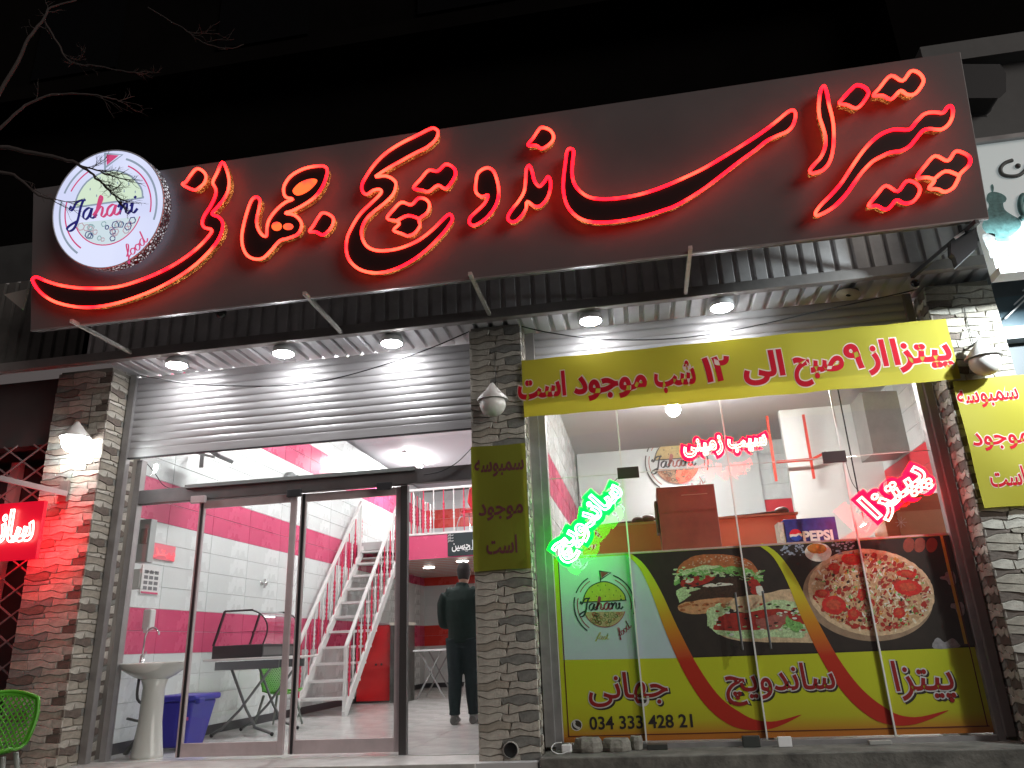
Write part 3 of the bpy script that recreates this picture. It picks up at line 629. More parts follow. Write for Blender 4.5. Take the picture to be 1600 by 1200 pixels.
# small far table
tb = thing('dining_table', 'white folding table with metal legs at the back beside the steel cabinet', 'table', (-3.9, 7.6, 0))
MB().box(-4.1, -3.45, 7.2, 8.0, .8, .83).build('tabletop', WHITE, tb, bevel=.008)
for a, b in (((-4.0, 7.3, .8), (-3.55, 7.3, .02)), ((-3.6, 7.3, .8), (-4.05, 7.3, .02)), ((-4.0, 7.9, .8), (-3.55, 7.9, .02)), ((-3.6, 7.9, .8), (-4.05, 7.9, .02))): MB().bar(a, b, .025, .025).build('leg', METAL, tb)
# ---------------------------------------------------------------- sink, tap, pipes
CER = mat('ceramic', (.66, .66, .63), .12, var=.04, vs=3)
sk = thing('pedestal_sink', 'white ceramic pedestal sink behind the left glass pane', 'sink', (-4.62, .62, 0))
def ell(cx, cy, z, rx, ry, n=24): return [(cx+rx*math.cos(2*math.pi*i/n), cy+ry*math.sin(2*math.pi*i/n), z) for i in range(n)]
def loft(mb, rings):
    n = len(rings[0]); mb.smooth = True; mb.add([p for r in rings for p in r], [(i*n+k, i*n+(k+1) % n, (i+1)*n+(k+1) % n, (i+1)*n+k) for i in range(len(rings)-1) for k in range(n)]+[tuple(range(n))[::-1], tuple((len(rings)-1)*n+k for k in range(n))]); mb.smooth = False; return mb
loft(MB(), [ell(-4.62, .6, .66, .1, .09), ell(-4.63, .6, .70, .2, .15), ell(-4.64, .6, .76, .3, .22), ell(-4.65, .6, .81, .345, .25), ell(-4.65, .6, .822, .34, .245), ell(-4.65, .6, .815, .29, .2), ell(-4.65, .6, .74, .2, .13), ell(-4.65, .6, .72, .05, .05)]).build('basin', CER, sk)
loft(MB(), [ell(-4.62, .6, 0, .15, .12), ell(-4.62, .6, .03, .145, .115), ell(-4.62, .6, .3, .105, .1), ell(-4.62, .6, .6, .1, .09), ell(-4.62, .6, .7, .13, .12)]).build('pedestal', CER, sk)
tp = MB().tube(smooth([(-4.86, .72, .82), (-4.86, .72, 1.0), (-4.83, .7, 1.1), (-4.74, .66, 1.14), (-4.66, .62, 1.11), (-4.64, .62, 1.07)], 4, False), .009, 8).lathe((-4.86, .72, .815), [(.024, 0), (.02, .07), (.012, .08)], 12).build('tap', CH, sk)
MB().bar((-4.85, .71, .87), (-4.79, .67, .92), .012, .012).build('tap_lever', CH, sk)
tag(MB().tube(smooth([(-4.8, .62, .68), (-4.82, .66, .5), (-4.74, .7, .42), (-4.78, .75, .3), (-5.0, .8, .32)], 4, False), .013, 8).build('flexible_hose', mat('hose', (.1, .1, .1), .4), origin=(-4.8, .6, .5)), 'grey flexible hose hanging behind the pedestal sink', 'hose')
tag(MB().tube([(-4.72, .75, .4), (-4.9, .82, .12), (-5.02, .86, 0)], .022, 8).build('waste_pipe', mat('pipe_grey', (.11, .105, .1), .5), origin=(-4.8, .8, .2)), 'thick grey waste pipe leaning down to the wall left of the sink', 'pipe')
sd = thing('soap_dispenser', 'white soap dispenser on the pink stripe above the sink', 'dispenser', tuple(U(233, 970, .9)))
p = U(233, 968, .9); MB().box(p.x-.05, p.x+.04, .86, .95, p.z-.1, p.z+.1).build('body', WHITE, sd, bevel=.015); MB().box(p.x-.01, p.x+.03, .84, .859, p.z-.13, p.z-.08).build('push_bar', WHITE, sd)
# bin
bi = thing('blue_bin', 'blue plastic rubbish bin with hinged lid beside the sink', 'bin', (-4.62, 1.25, 0))
BB = mat('blue_plastic', (.035, .03, .32), .4, var=.1, vs=4)
mb = MB(); a = [(-4.80, 1.08), (-4.54, 1.08), (-4.54, 1.4), (-4.80, 1.4)]; b = [(-4.86, 1.02), (-4.46, 1.02), (-4.46, 1.46), (-4.86, 1.46)]
mb.add([(x, y, .02) for x, y in a]+[(x, y, .44) for x, y in b], [(3, 2, 1, 0), (4, 5, 6, 7)]+[(i, (i+1) % 4, 4+(i+1) % 4, 4+i) for i in range(4)]); mb.build('body', BB, bi, bevel=.02)
MB().box(-4.9, -4.43, .99, 1.49, .442, .5).build('lid', BB, bi, bevel=.02)
MB().box(-4.428, -4.38, 1.0, 1.1, .42, .47).build('handle', BB, bi, bevel=.008)
MB().box(-4.6, -4.51, 1.035, 1.044, .27, .3).build('sticker', mat('pink_sticker', (.6, .1, .3), .4), bi)
# ---------------------------------------------------------------- folding table with display case
ft = thing('folding_table', 'folding table with crossed grey legs under the glass display case', 'table', (-4.4, 2.4, 0))
GLEG = mat('grey_leg', (.17, .18, .18), .4, .5)
MB().box(-5.02, -4.02, 2.05, 3.0, .80, .825).build('tabletop', mat('white_top', (.72, .72, .7), .3), ft, bevel=.008)
MB().box(-4.92, -4.14, 2.15, 2.17, .70, .79).box(-4.92, -4.14, 2.82, 2.84, .70, .79).build('apron', GLEG, ft)
for y in (2.17, 2.82):
    for a, b in ((-4.74, -4.38), (-4.2, -4.78)):
        e = b+(.2 if b > a else -.12); MB().tube([(a, y, .75), (b-(b-a)*.35, y, .28), (b, y, .09), (e, y, .025)], .016, 8).build('leg', GLEG, ft)
        MB().sphere((e, y, .02), .022, 8, 6).build('rubber_foot', BLACK, ft)
dc = thing('display_case', 'curved glass food display case with black base on the folding table', 'display case', (-4.45, 2.3, .825))
FRM = mat('case_frame', (.03, .02, .022), .35); CG = glassmat('case_glass', (.95, .95, .96), 1.6, .02)
ya, yb, zb = 2.1, 2.95, .826; x0 = U(330, 1030, ya).x; x1 = U(409, 1030, ya).x; CB = mat('case_base', (.03, .03, .032), .4)
MB().box(x0, x1, ya, yb, zb, zb+.14).build('base', CB, dc, bevel=.008)
MB().box(x1+.001, x1+.004, ya+.02, yb-.02, zb+.02, zb+.11).build('base_trim', mat('case_trim', (.12, .12, .12), .3), dc)
top0 = x0+.12; cvp = [(x1, zb+.14), (x1+.04, zb+.26), (x1+.03, zb+.37), (x1-.05, zb+.47), (x1-.17, zb+.52)]
P = smooth([(x, 0, z) for x, z in cvp], 4, False); n = len(P)
mb = MB(); mb.smooth = True; mb.add([(p.x, ya+.005, p.z) for p in P]+[(p.x, yb-.005, p.z) for p in P], [(i, i+1, n+i+1, n+i) for i in range(n-1)]); mb.smooth = False; mb.build('curved_pane', CG, dc)
for y in (ya+.004, yb-.004):
    MB().poly([(x0, y, zb+.141)]+[(p.x, y, p.z) for p in P]+[(top0, y, zb+.52)]).build('side_pane', CG, dc)
    MB().tube([(p.x, y, p.z) for p in P], .009, 6).build('side_frame', FRM, dc)
    MB().bar((x0+.01, y, zb+.14), (top0, y, zb+.52), .028, .02).build('side_frame', FRM, dc); MB().bar((top0, y, zb+.52), (x1-.15, y, zb+.52), .024, .02).build('top_frame', FRM, dc)
MB().box(x0+.07, x1-.03, ya+.03, yb-.03, zb+.28, zb+.285).build('shelf', CG, dc)
MB().bar((x0+.1, ya+.3, zb+.145), (x1-.06, ya+.3, zb+.145), .05, .005).build('tray', CH, dc)
# green chair (moulded shell with openings)
GP = mat('green_plastic', (.075, .32, .02), .38, var=.06, vs=5)
def green_chair(name_label, loc, rz, s=1.):
    t = thing('green_plastic_chair', name_label, 'chair', loc, 'green plastic chairs'); R = Matrix.Rotation(rz, 3, 'Z')
    def sh(u, v):   # u -1..1 across, v 0 (seat front) .. 1 (back top)
        if v < .42: y = -.22+v/.42*.36; z = .44-.02*math.sin(v/.42*math.pi)+.04*u*u; x = u*(.22+.02*v)
        else:
            t_ = (v-.42)/.58; y = .14+.13*math.sin(t_*1.2)-.10*u*u*t_**.5; z = .44+.02+.42*t_-.06*u*u*t_; x = u*(.23+.05*math.sin(t_*math.pi*.75))
        return R @ (Vector((x, y, z))*s)+Vector(loc)
    # lattice shell
    mb = MB(); N = 15
    for k in range(-N, N+1):
        for sg in (1, -1):
            pts = []
            for i in range(25):
                v = .06+.9*i/24; u = sg*(v*2.1-1.05)+k*.16
                if -.9 <= u <= .9: pts.append(sh(u, v))
                elif pts: break
            if len(pts) > 1: mb.tube(pts, .0085*s, 4)
    mb.build('lattice', GP, t, kind='stuff')
    rim = [sh(-1, v/12) for v in range(13)]+[sh(u/6, 1) for u in range(-5, 6)]+[sh(1, v/12) for v in range(12, -1, -1)]+[sh(u/6, 0) for u in range(5, -6, -1)]
    mb = MB(); inner = []
    b1 = [sh(-.88, .04+v/12*.91) for v in range(13)]+[sh(u/6*.88, .95) for u in range(-5, 6)]+[sh(.88, .04+v/12*.91) for v in range(12, -1, -1)]+[sh(u/6*.88, .04) for u in range(5, -6, -1)]
    n = len(rim); mb.smooth = True; mb.add(rim+b1, [(i, (i+1) % n, n+(i+1) % n, n+i) for i in range(n)]); mb.tube(rim, .014*s, 8, closed=True)
    mb.build('shell_rim', GP, t)
    for sx in (-1, 1):
        for sy in (-1, 1):
            a = R @ (Vector((sx*.17, sy*.15, .42))*s)+Vector(loc); b = R @ (Vector((sx*.24, sy*.24, 0))*s)+Vector(loc)
            MB().tube([a, b], [.02*s, .014*s], 8).build('leg', mat('leg_grey', (.2, .22, .2), .5), t)
green_chair('green plastic chair behind the folding table indoors', (-4.66, 3.3, 0), 1.45, .88)
# wall things in the dining room
p = U(228, 842, .75)
eb = thing('fuse_box', 'grey electricity meter box with cables high on the wall at the left', 'box', tuple(p))
MB().box(p.x-.08, p.x+.06, .72, .82, p.z-.24, p.z+.2).build('housing', mat('meter_grey', (.42, .44, .44), .5), eb, bevel=.006)
MB().box(p.x-.03, p.x+.04, .70, .718, p.z-.05, p.z+.1).build('window', mat('meter_window', (.2, .21, .2), .3), eb)
MB().box(p.x-.10, p.x-.06, .66, .70, p.z-.34, p.z+.22).build('cable_bundle', CABLE, eb, bevel=.006)
p = U(216, 905, .7); q = thing('light_switch_panel', 'white switch box beside the paper notice above the sink', 'switch', tuple(p))
MB().box(p.x-.05, p.x+.05, .68, .72, p.z-.1, p.z+.1).build('housing', WHITE, q, bevel=.006); MB().box(p.x-.035, p.x+.035, .67, .679, p.z-.08, p.z+.08).build('cover', WHITE, q, bevel=.003)
def onwall(px, py): return U(px, py, -5.135, 0)
nt = thing('paper_notice', 'white paper notice with rows of small pictures above the soap dispenser', 'notice', tuple(onwall(236, 908)))
a = onwall(223, 885); b = onwall(247, 930)
MB().box(-5.14, -5.134, a.y, b.y, b.z, a.z+.02).build('sheet', mat('paper', (.7, .7, .7), .8), nt)
mb = MB(); H = a.z-b.z; Wd = b.y-a.y
for r in range(4):
    for c in range(3): mb.box(-5.1335, -5.132, a.y+Wd*(.12+.28*c), a.y+Wd*(.33+.28*c), b.z+H*(.16+.2*r), b.z+H*(.29+.2*r))
mb.build('picture_print', mat('print_grey', (.16, .16, .17), .7), nt)
MB().box(-5.1335, -5.132, a.y+Wd*.05, a.y+Wd*.95, b.z+H*.02, b.z+H*.09).build('red_footer', TP, nt)
write(MB(), 'منو', (-5.132, a.y, a.z-.05), (0, 1, 0), (0, 0, 1), Wd*.2, Wd*.8, .05).build('lettering', mat('ink', (.03, .03, .03), .6), nt)
# round wall speaker seen through the transom
p = onwall(451, 750); q = thing('wall_fan', 'round grey wall fan half hidden by the door header', 'fan', (p.x, p.y, p.z))
MB().lathe((p.x, p.y, p.z-.08), [(.02, .1), (.17, .09), (.2, .06), (.2, .0)], 28, (1, 0, 0)).build('grille', mat('fan_grey', (.16, .18, .18), .5, var=.3, vs=20), q)
for k in range(5): mb = MB(); t_ = k*1.257; mb.bar((p.x+.11, p.y, p.z-.08), (p.x+.11, p.y+.17*math.cos(t_), p.z-.08+.17*math.sin(t_)), .04, .012); mb.build('blade', mat('fan_pale', (.45, .47, .47), .4), q)
# bracket with sloping shelf high on the wall
p = onwall(330, 715); q = thing('monitor_on_bracket', 'grey screen on a wall bracket high behind the shutter', 'monitor', (p.x, p.y, p.z))
a = Vector((-4.75, 1.9, 3.02)); 
a = U(337, 714, 1.5); MB().bar(a+Vector((-.12, 0, .12)), a+Vector((.14, 0, -.04)), .32, .05, (.3, 0, 1)).build('screen', mat('screen_grey', (.35, .37, .38), .4), q, bevel=.01)
MB().bar(a+Vector((-.45, .1, .14)), a+Vector((-.02, 0, .0)), .03, .03).build('arm', METAL, q); MB().bar(a+Vector((-.2, .05, -.1)), a+Vector((-.2, .05, .2)), .02, .05).build('arm', METAL, q)
# wall tap fittings, small cable lines
p = onwall(409, 912); q = thing('chrome_valve', 'small chrome valve on the white wall above the display case', 'valve', tuple(p))
MB().lathe(p, [(.03, 0), (.02, .03), (.012, .05), (.03, .055), (.03, .07)], 12, (1, 0, 0)).box(p.x+.03, p.x+.05, p.y-.01, p.y+.01, p.z-.06, p.z+.06).build('body', CH, q)
tag(MB().tube(smooth([U(228, 722, .5), U(241, 738, .5), U(258, 760, .5), U(285, 766, .5)], 4, False), .004, 6).build('loose_cable', CABLE, origin=tuple(U(240, 740, .5))), 'thin loose cable hanging inside the transom at the left', 'cable', 'thin cables inside the doorway')
tag(MB().tube(smooth([U(736, 701, .36), U(715, 722, .36), U(690, 736, .36), U(662, 742, .36)], 4, False), .004, 6).build('loose_cable', CABLE, origin=tuple(U(700, 730, .36))), 'thin cable running down to the door header beside the middle pillar', 'cable', 'thin cables inside the doorway')
# reflected sign in the left pane, imitated by a glowing word on the wall
NP = glow('reflection_pink', (1.6, .25, .3), (1.7, .4, .42), 1., 6)
p = onwall(255, 860); q = thing('sign_reflection', 'pink reflection of a neon word, built as a glowing word on the white wall', 'neon sign', (p.x, p.y, p.z))
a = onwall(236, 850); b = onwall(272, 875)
MB().box(-5.138, -5.13, a.y+.02, b.y, b.z-.02, a.z+.02).build('glow_backing', mat('reflection_backing', (.75, .2, .25), .3, em=(1, .1, .15), es=.12), q)
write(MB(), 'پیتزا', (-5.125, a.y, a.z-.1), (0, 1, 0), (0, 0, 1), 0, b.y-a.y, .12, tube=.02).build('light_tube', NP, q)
# ================================================================ person
def body(parts, vox=.014, sm=6):
    """parts: chains of (x,y,z,rx,ry); lofted then fused into one continuous surface"""
    mb = MB()
    for ch in parts:
        P = []
        for i in range(len(ch)-1):
            for j in range(4): t = j/4; P.append([ch[i][k]*(1-t)+ch[i+1][k]*t for k in range(5)])
        P.append(list(ch[-1])); n = 16; rings = []
        for i, (x, y, z, rx, ry) in enumerate(P):
            d = Vector(P[min(i+1, len(P)-1)][:3])-Vector(P[max(i-1, 0)][:3]); d.normalize()
            a = Vector((1, 0, 0)); a = (a-d*a.dot(d)).normalized() if abs(d.x) < .9 else Vector((0, 0, 1)).cross(d).normalized(); b = d.cross(a)
            rings.append([Vector((x, y, z))+a*math.cos(2*math.pi*k/n)*rx+b*math.sin(2*math.pi*k/n)*ry for k in range(n)])
        mb.add([p for r in rings for p in r], [(i*n+k, i*n+(k+1) % n, (i+1)*n+(k+1) % n, (i+1)*n+k) for i in range(len(rings)-1) for k in range(n)]+[tuple(range(n))[::-1], tuple((len(rings)-1)*n+k for k in range(n))])
    me = mb.mesh('form', WHITE); o = bpy.data.objects.new('form', me); COL.objects.link(o)
    r = o.modifiers.new('r', 'REMESH'); r.mode = 'VOXEL'; r.voxel_size = vox; r.use_smooth_shade = True
    s_ = o.modifiers.new('s', 'SMOOTH'); s_.iterations = sm; s_.factor = .5
    m2 = bpy.data.meshes.new_from_object(o.evaluated_get(bpy.context.evaluated_depsgraph_get()))
    bpy.data.objects.remove(o); return m2
def put(me, name, m, par, off):
    me.materials.clear(); me.materials.append(m); me.name = name
    for p in me.polygons: p.material_index = 0; p.use_smooth = True
    o = bpy.data.objects.new(name, me); COL.objects.link(o); o.parent = par; o.location = off; return o
pe = thing('person', 'man in black jacket and dark trousers standing with his back to the doorway', 'person', (-2.17, 2.88, 0))
SKIN = mat('skin', (.36, .2, .14), .5)
# local coords: back towards -y (camera), head slightly bowed and turned right, forearms raised in front
arm = lambda s: [(s*.10, .0, 1.45, .07, .075), (s*.18, .0, 1.42, .072, .078), (s*.215, .01, 1.34, .068, .074), (s*.225, .02, 1.24, .062, .066), (s*.225, .05, 1.13, .058, .06), (s*.2, .2, 1.13, .042, .045), (s*.12, .3, 1.18, .032, .034), (s*.09, .35, 1.2, .034, .022)]
leg = lambda s, dy=0: [(s*.085, 0, .95, .1, .12), (s*.09, .01+dy*.3, .75, .088, .1), (s*.095, .0+dy*.6, .52, .065, .072), (s*.1, -.02+dy, .3, .058, .065), (s*.105, -.01+dy, .1, .045, .05)]
foot = lambda s, dy=0: [(s*.105, -.07+dy, .05, .04, .045), (s*.112, .03+dy, .05, .045, .045), (s*.122, .16+dy, .03, .045, .028)]
hand = []
for s in (-1, 1):
    for k, (dx, L) in enumerate(((-.03, .06), (-.01, .075), (.012, .07), (.032, .055))):
        hand.append([(s*.085+dx, .37, 1.21, .009, .009), (s*.08+dx, .37+L*.6, 1.225, .0085, .0085), (s*.07+dx, .37+L*.8, 1.25, .008, .008)])
    hand.append([(s*.12, .34, 1.2, .01, .01), (s*.13, .38, 1.23, .0095, .0095), (s*.115, .41, 1.25, .009, .009)])
    hand.append([(s*.115, .31, 1.18, .03, .022), (s*.09, .38, 1.21, .038, .018)])
headc = [(.01, .02, 1.5, .058, .062), (.015, .045, 1.58, .055, .058), (.02, .055, 1.63, .066, .075), (.022, .06, 1.7, .076, .093), (.022, .055, 1.77, .07, .088), (.022, .05, 1.81, .045, .055)]
nose = [(.022, .14, 1.70, .012, .012), (.022, .165, 1.675, .014, .012)]
ears = [[(.022+s*.074, .055, 1.68, .012, .02), (.022+s*.082, .05, 1.71, .01, .02)] for s in (-1, 1)]
torso = [(0, .0, .9, .15, .115), (0, 0, 1.02, .145, .11), (0, -.01, 1.2, .165, .12), (0, -.005, 1.36, .185, .12), (0, .0, 1.46, .16, .1), (.005, .01, 1.52, .075, .07)]
put(body([torso, arm(-1), arm(1), leg(-1), leg(1, .06), foot(-1), foot(1, .06), headc, nose]+ears+hand, .009, 3), 'body', SKIN, pe, (0, 0, 0))
gr = lambda ch, k, z0=-9, z1=99: [(x, y, z, a+k, b+k) for x, y, z, a, b in ch if z0 <= z <= z1]
JK = mat('black_jacket', (.010, .020, .017), .7, spec=.15, var=.3, vs=10, bump=.5, bs=22)
TRS = mat('dark_trousers', (.016, .024, .026), .8, spec=.15, var=.25, vs=12, bump=.5, bs=25)
jt = [(0, 0, .88, .175, .14), (0, 0, .94, .178, .145), (0, -.01, 1.05, .17, .135), (0, -.015, 1.22, .195, .145), (0, -.01, 1.37, .215, .145), (0, 0, 1.47, .185, .12), (.005, .01, 1.53, .09, .085), (.01, .015, 1.58, .075, .078)]
put(body([jt]+[gr(arm(s)[:7], .026) for s in (-1, 1)], .012, 5), 'jacket', JK, pe, (0, 0, 0))
put(body([[(0, .0, .93, .165, .13), (0, 0, .84, .165, .13)]]+[gr(leg(s, d), .02)[:4]+[(s*.105, -.01+d, .14, .062, .068), (s*.105, -.01+d, .1, .068, .074)] for s, d in ((-1, 0), (1, .06))], .012, 4), 'trousers', TRS, pe, (0, 0, 0))
put(body([[(.02, .02, 1.62, .064, .05), (.022, .03, 1.67, .078, .075), (.022, .035, 1.74, .085, .09), (.022, .045, 1.80, .07, .085), (.022, .05, 1.835, .035, .045)]], .01, 3), 'hair', mat('dark_hair', (.012, .01, .009), .6, var=.3, vs=40, bump=.8, bs=90), pe, (0, 0, 0))
for s, d in ((-1, 0), (1, .06)): put(body([[(s*.105, -.085+d, .045, .043, .05), (s*.112, .03+d, .055, .05, .052), (s*.124, .17+d, .035, .048, .032)], [(s*.105, -.02+d, .05, .05, .055), (s*.105, -.01+d, .12, .048, .052)]], .009, 2), 'shoe', mat('shoe_grey', (.09, .09, .085), .6), pe, (0, 0, 0))
MB().box(-2.17-.09, -2.17-.02, 2.88+.355, 2.88+.37, 1.2, 1.34).build('phone', BLACK)
ph = bpy.data.objects['phone']; tag(ph, 'black phone held in front of the standing man', 'phone')
# ================================================================ ceiling discs under the canopy
DISC = mat('disc_light', (1, 1, 1), em=(.97, .98, 1.), es=150)
dl = [(276, 571, 'leftmost of the three lit ceiling discs over the doorway'), (443, 553, 'middle one of the three lit ceiling discs over the doorway'), (612, 537, 'lit ceiling disc over the doorway nearest the middle pillar'),
      (923, 502, 'lit ceiling disc above the left end of the yellow banner'), (1128, 481, 'lit ceiling disc above the middle of the yellow banner')]
for px, py, lab in dl:
    p = U(px, py, 3.6, 2); t = thing('ceiling_disc_light', lab, 'ceiling light', tuple(p), 'disc lights under the canopy')
    MB().lathe((p.x, p.y, 3.602), [(.09, 0), (.105, .004), (.108, .03), (.10, .05), (.06, .075)], 28).build('housing', WHITE, t)
    MB().lathe((p.x, p.y, 3.592), [(.03, -.012), (.08, -.006), (.098, .006)], 28).build('diffuser', DISC, t)
p = U(1325, 460, 3.63, 2); t = thing('unlit_ceiling_disc', 'dead yellowed ceiling disc hanging askew from its hole at the right', 'ceiling light', tuple(p))
MB().lathe((p.x, p.y, 3.62), [(.02, 0), (.1, .004), (.1, .012)], 28, (.25, .1, 1)).build('diffuser', mat('dead_disc', (.5, .42, .3), .5), t); MB().lathe((p.x+.03, p.y+.03, 3.655), [(.075, 0), (.075, .012)], 20).build('hole', BLACK, t)
# dome camera, bullet camera
p = U(345, 492, -.35); t = thing('dome_camera', 'small dark dome camera hanging under the sign board', 'camera', tuple(p))
MB().lathe((p.x, p.y, p.z), [(.05, .01), (.052, .03), (.035, .07), (.02, .11)], 20).build('housing', DARKM, t); MB().sphere((p.x, p.y, p.z+.01), .046, 16, 10).build('dome', mat('dome_glass', (.03, .03, .03), .08, coat=1), t)
p = U(1430, 447, -.1); t = thing('bullet_camera', 'small white bullet camera at the top of the right pillar', 'camera', tuple(p))
MB().lathe(p+Vector((-.02, -.06, 0)), [(.036, 0), (.038, .03), (.036, .12), (.02, .13)], 18, (.35, 1, .25)).build('housing', mat('camera_grey', (.3, .3, .3), .4), t)
MB().lathe(p+Vector((-.021, -.063, -.001)), [(.03, 0), (.03, .004)], 18, (.35, 1, .25)).build('lens', mat('lens_black', (.01, .008, .008), .1), t); MB().bar(p+Vector((.02, .04, 0)), p+Vector((.03, .08, .09)), .02, .02).build('bracket', METAL, t)
# hanging cables under the soffit
def cable(pts, lab, r=.0055, y=-.03, nm='hanging_cable'):
    P = [U(a, b, y) for a, b in pts]; return tag(MB().tube(smooth(P, 6, False), r, 6).build(nm, CABLE, origin=tuple(P[0])), lab, 'cable', 'cables slung under the canopy')
cable([(215, 586), (250, 592), (300, 600), (370, 603), (450, 602), (520, 592), (600, 570), (680, 541), (733, 518)], 'black cable sagging in front of the left roller shutter')
cable([(815, 510), (860, 520), (930, 529), (1010, 531), (1090, 525), (1180, 509), (1280, 486), (1400, 460), (1432, 452)], 'black cable sagging above the yellow banner')
# ================================================================ globe lamps
GLB = mat('globe_opal', (.62, .6, .57), .3); HATM = mat('lamp_hat', (.5, .48, .46), .45)
def globe(p, lab, m, r=.115):
    t = thing('globe_wall_lamp', lab, 'wall lamp', tuple(p), 'globe lamps on the stone pillars')
    MB().sphere((p.x, p.y, p.z), r, 28, 18, (1, 1, .95)).build('globe', m, t)
    MB().lathe((p.x, p.y, p.z+.035), [(r*1.18, 0), (r*1.2, .012), (r*.62, .085), (.012, .165)], 28).build('cone_hat', HATM, t)
    MB().tube([(p.x, p.y, p.z+.15), (p.x, p.y+.04, p.z+.19), (p.x, .01, p.z+.2)], .009, 8).build('arm', DARKM, t)
    MB().tube([(p.x+.01, .0, p.z+.16), (p.x+.01, -.004, p.z+.55)], .003, 5).build('wire', CABLE, t)
    return t
globe(U(770, 632, -.13), 'unlit white globe lamp with cone hat on the middle stone pillar', GLB)
globe(U(1539, 566, -.13), 'unlit white globe lamp with cone hat on the bright right stone pillar', GLB)
globe(U(117, 690, -.13), 'glaring lit globe lamp with cone hat on the left stone pillar', mat('globe_lit', (1, 1, 1), em=(.93, 1., .98), es=90))
# ================================================================ banners
def cloth(name, c, rough=.6, trans=.35):
    k = bpy.data.materials.new(name); k.use_nodes = True; nt = k.node_tree; N = nt.nodes; L = nt.links; b = N['Principled BSDF']; o = N['Material Output']
    b.inputs['Base Color'].default_value = (*c, 1); b.inputs['Roughness'].default_value = rough; b.inputs['Specular IOR Level'].default_value = .3
    t = N.new('ShaderNodeBsdfTranslucent'); t.inputs[0].default_value = (*c, 1); x = N.new('ShaderNodeMixShader'); x.inputs[0].default_value = trans
    L.new(b.outputs[0], x.inputs[1]); L.new(t.outputs[0], x.inputs[2]); L.new(x.outputs[0], o.inputs[0]); return k
YEL = cloth('banner_yellow', (.42, .37, .03)); BORD = cloth('banner_border', (.62, .66, .56), trans=.2)
RED = mat('print_red', (.42, .008, .02), .7, spec=.1); HALO = mat('print_pale_halo', (.60, .46, .40), .6); WOOD = MATS
WARP = {}
YELD = cloth('banner_olive', (.20, .21, .02))
def banner(x0, x1, z0, z1, y, lab, cat='banner', wave=.007, m=None):
    t = thing('yellow_banner', lab, cat, ((x0+x1)/2, y, z0), 'yellow banners with red writing'); rnd = random.Random(int(x0*100))
    nx = max(8, int((x1-x0)/.04)); nz = max(8, int((z1-z0)/.04)); ph = [rnd.uniform(0, 6) for _ in range(4)]
    wf_ = lambda x, z: wave*(math.sin((x-x0)*8+ph[0])*math.sin((z-z0)*9+ph[1])+.6*math.sin((x-x0)*2.6+ph[2]))
    WARP[t.name] = wf_
    f = lambda i, j: (x0+(x1-x0)*i/nx, y+wf_(x0+(x1-x0)*i/nx, z0+(z1-z0)*j/nz), z0+(z1-z0)*j/nz+.006*math.sin(i*.5+ph[3])*(j/nz-.5))
    mb = MB(); mb.smooth = True
    mb.add([f(i, j) for i in range(nx+1) for j in range(nz+1)], [(i*(nz+1)+j, (i+1)*(nz+1)+j, (i+1)*(nz+1)+j+1, i*(nz+1)+j+1) for i in range(nx) for j in range(nz)])
    mb.build('cloth', m or YEL, t); return t
def words(par, lst, y, z, em, bold=.04, red=RED, halo=HALO, hb=.035):
    for w_, xa, xb in lst:
        if halo: write(MB(), w_, (0, y-.0012, z), (1, 0, 0), (0, 0, 1), xa-hb*em*.5, xb+hb*em*.5, em, bold=bold+hb, warp=WARP[par.name]).build('word_halo', halo, par)
        write(MB(), w_, (0, y-.0024, z), (1, 0, 0), (0, 0, 1), xa, xb, em, bold=bold, warp=WARP[par.name]).build('word', red, par)
b1 = banner(-.885, 2.72, 2.73, 3.27, -.035, 'wide yellow banner with red opening hours across the window top')
X = lambda px, py, y=-.04: U(px, py, y).x
zl = U(880, 617, -.04).z
words(b1, [('است', X(809, 610), X(884, 602)), ('موجود', X(896, 606), X(1011, 597)), ('شب', X(1023, 600), X(1088, 594)), ('۱۲', X(1100, 592), X(1144, 590)), ('الی', X(1162, 588), X(1227, 580)), ('صبح', X(1240, 578), X(1320, 572)),
 ('۹', X(1321, 565), X(1349, 560)), ('از', X(1355, 566), X(1388, 562)), ('پیتزا', X(1396, 560), X(1487, 550))], -.035, zl+.005, .30)
SIDE = [('سمبوسه', 0), ('موجود', 1), ('است', 2)]
b2 = banner(-1.375, -.89, 1.43, 2.50, -.03, 'olive yellow vertical banner with dark writing on the middle pillar', m=YELD)
DKR = mat('print_dark_red', (.10, .02, .03), .5)
for w_, xa, xb, py in (('سمبوسه', X(741, 722), X(818, 722), 735), ('موجود', X(747, 790), X(817, 790), 803), ('است', X(760, 852), X(808, 852), 864)):
    words(b2, [(w_, xa, xb)], -.03, U(780, py, -.04).z, .2, .02, DKR, None)
b3 = banner(2.655, 3.2, 1.68, 2.72, -.03, 'yellow vertical banner with red writing on the right pillar')
for w_, xa, xb, py in (('سمبوسه', X(1497, 622), X(1592, 618), 626), ('موجود', X(1520, 690), X(1612, 690), 694), ('است', X(1550, 755), X(1605, 755), 760)):
    words(b3, [(w_, xa, xb)], -.03, U(1545, py, -.04).z, .2, .02)
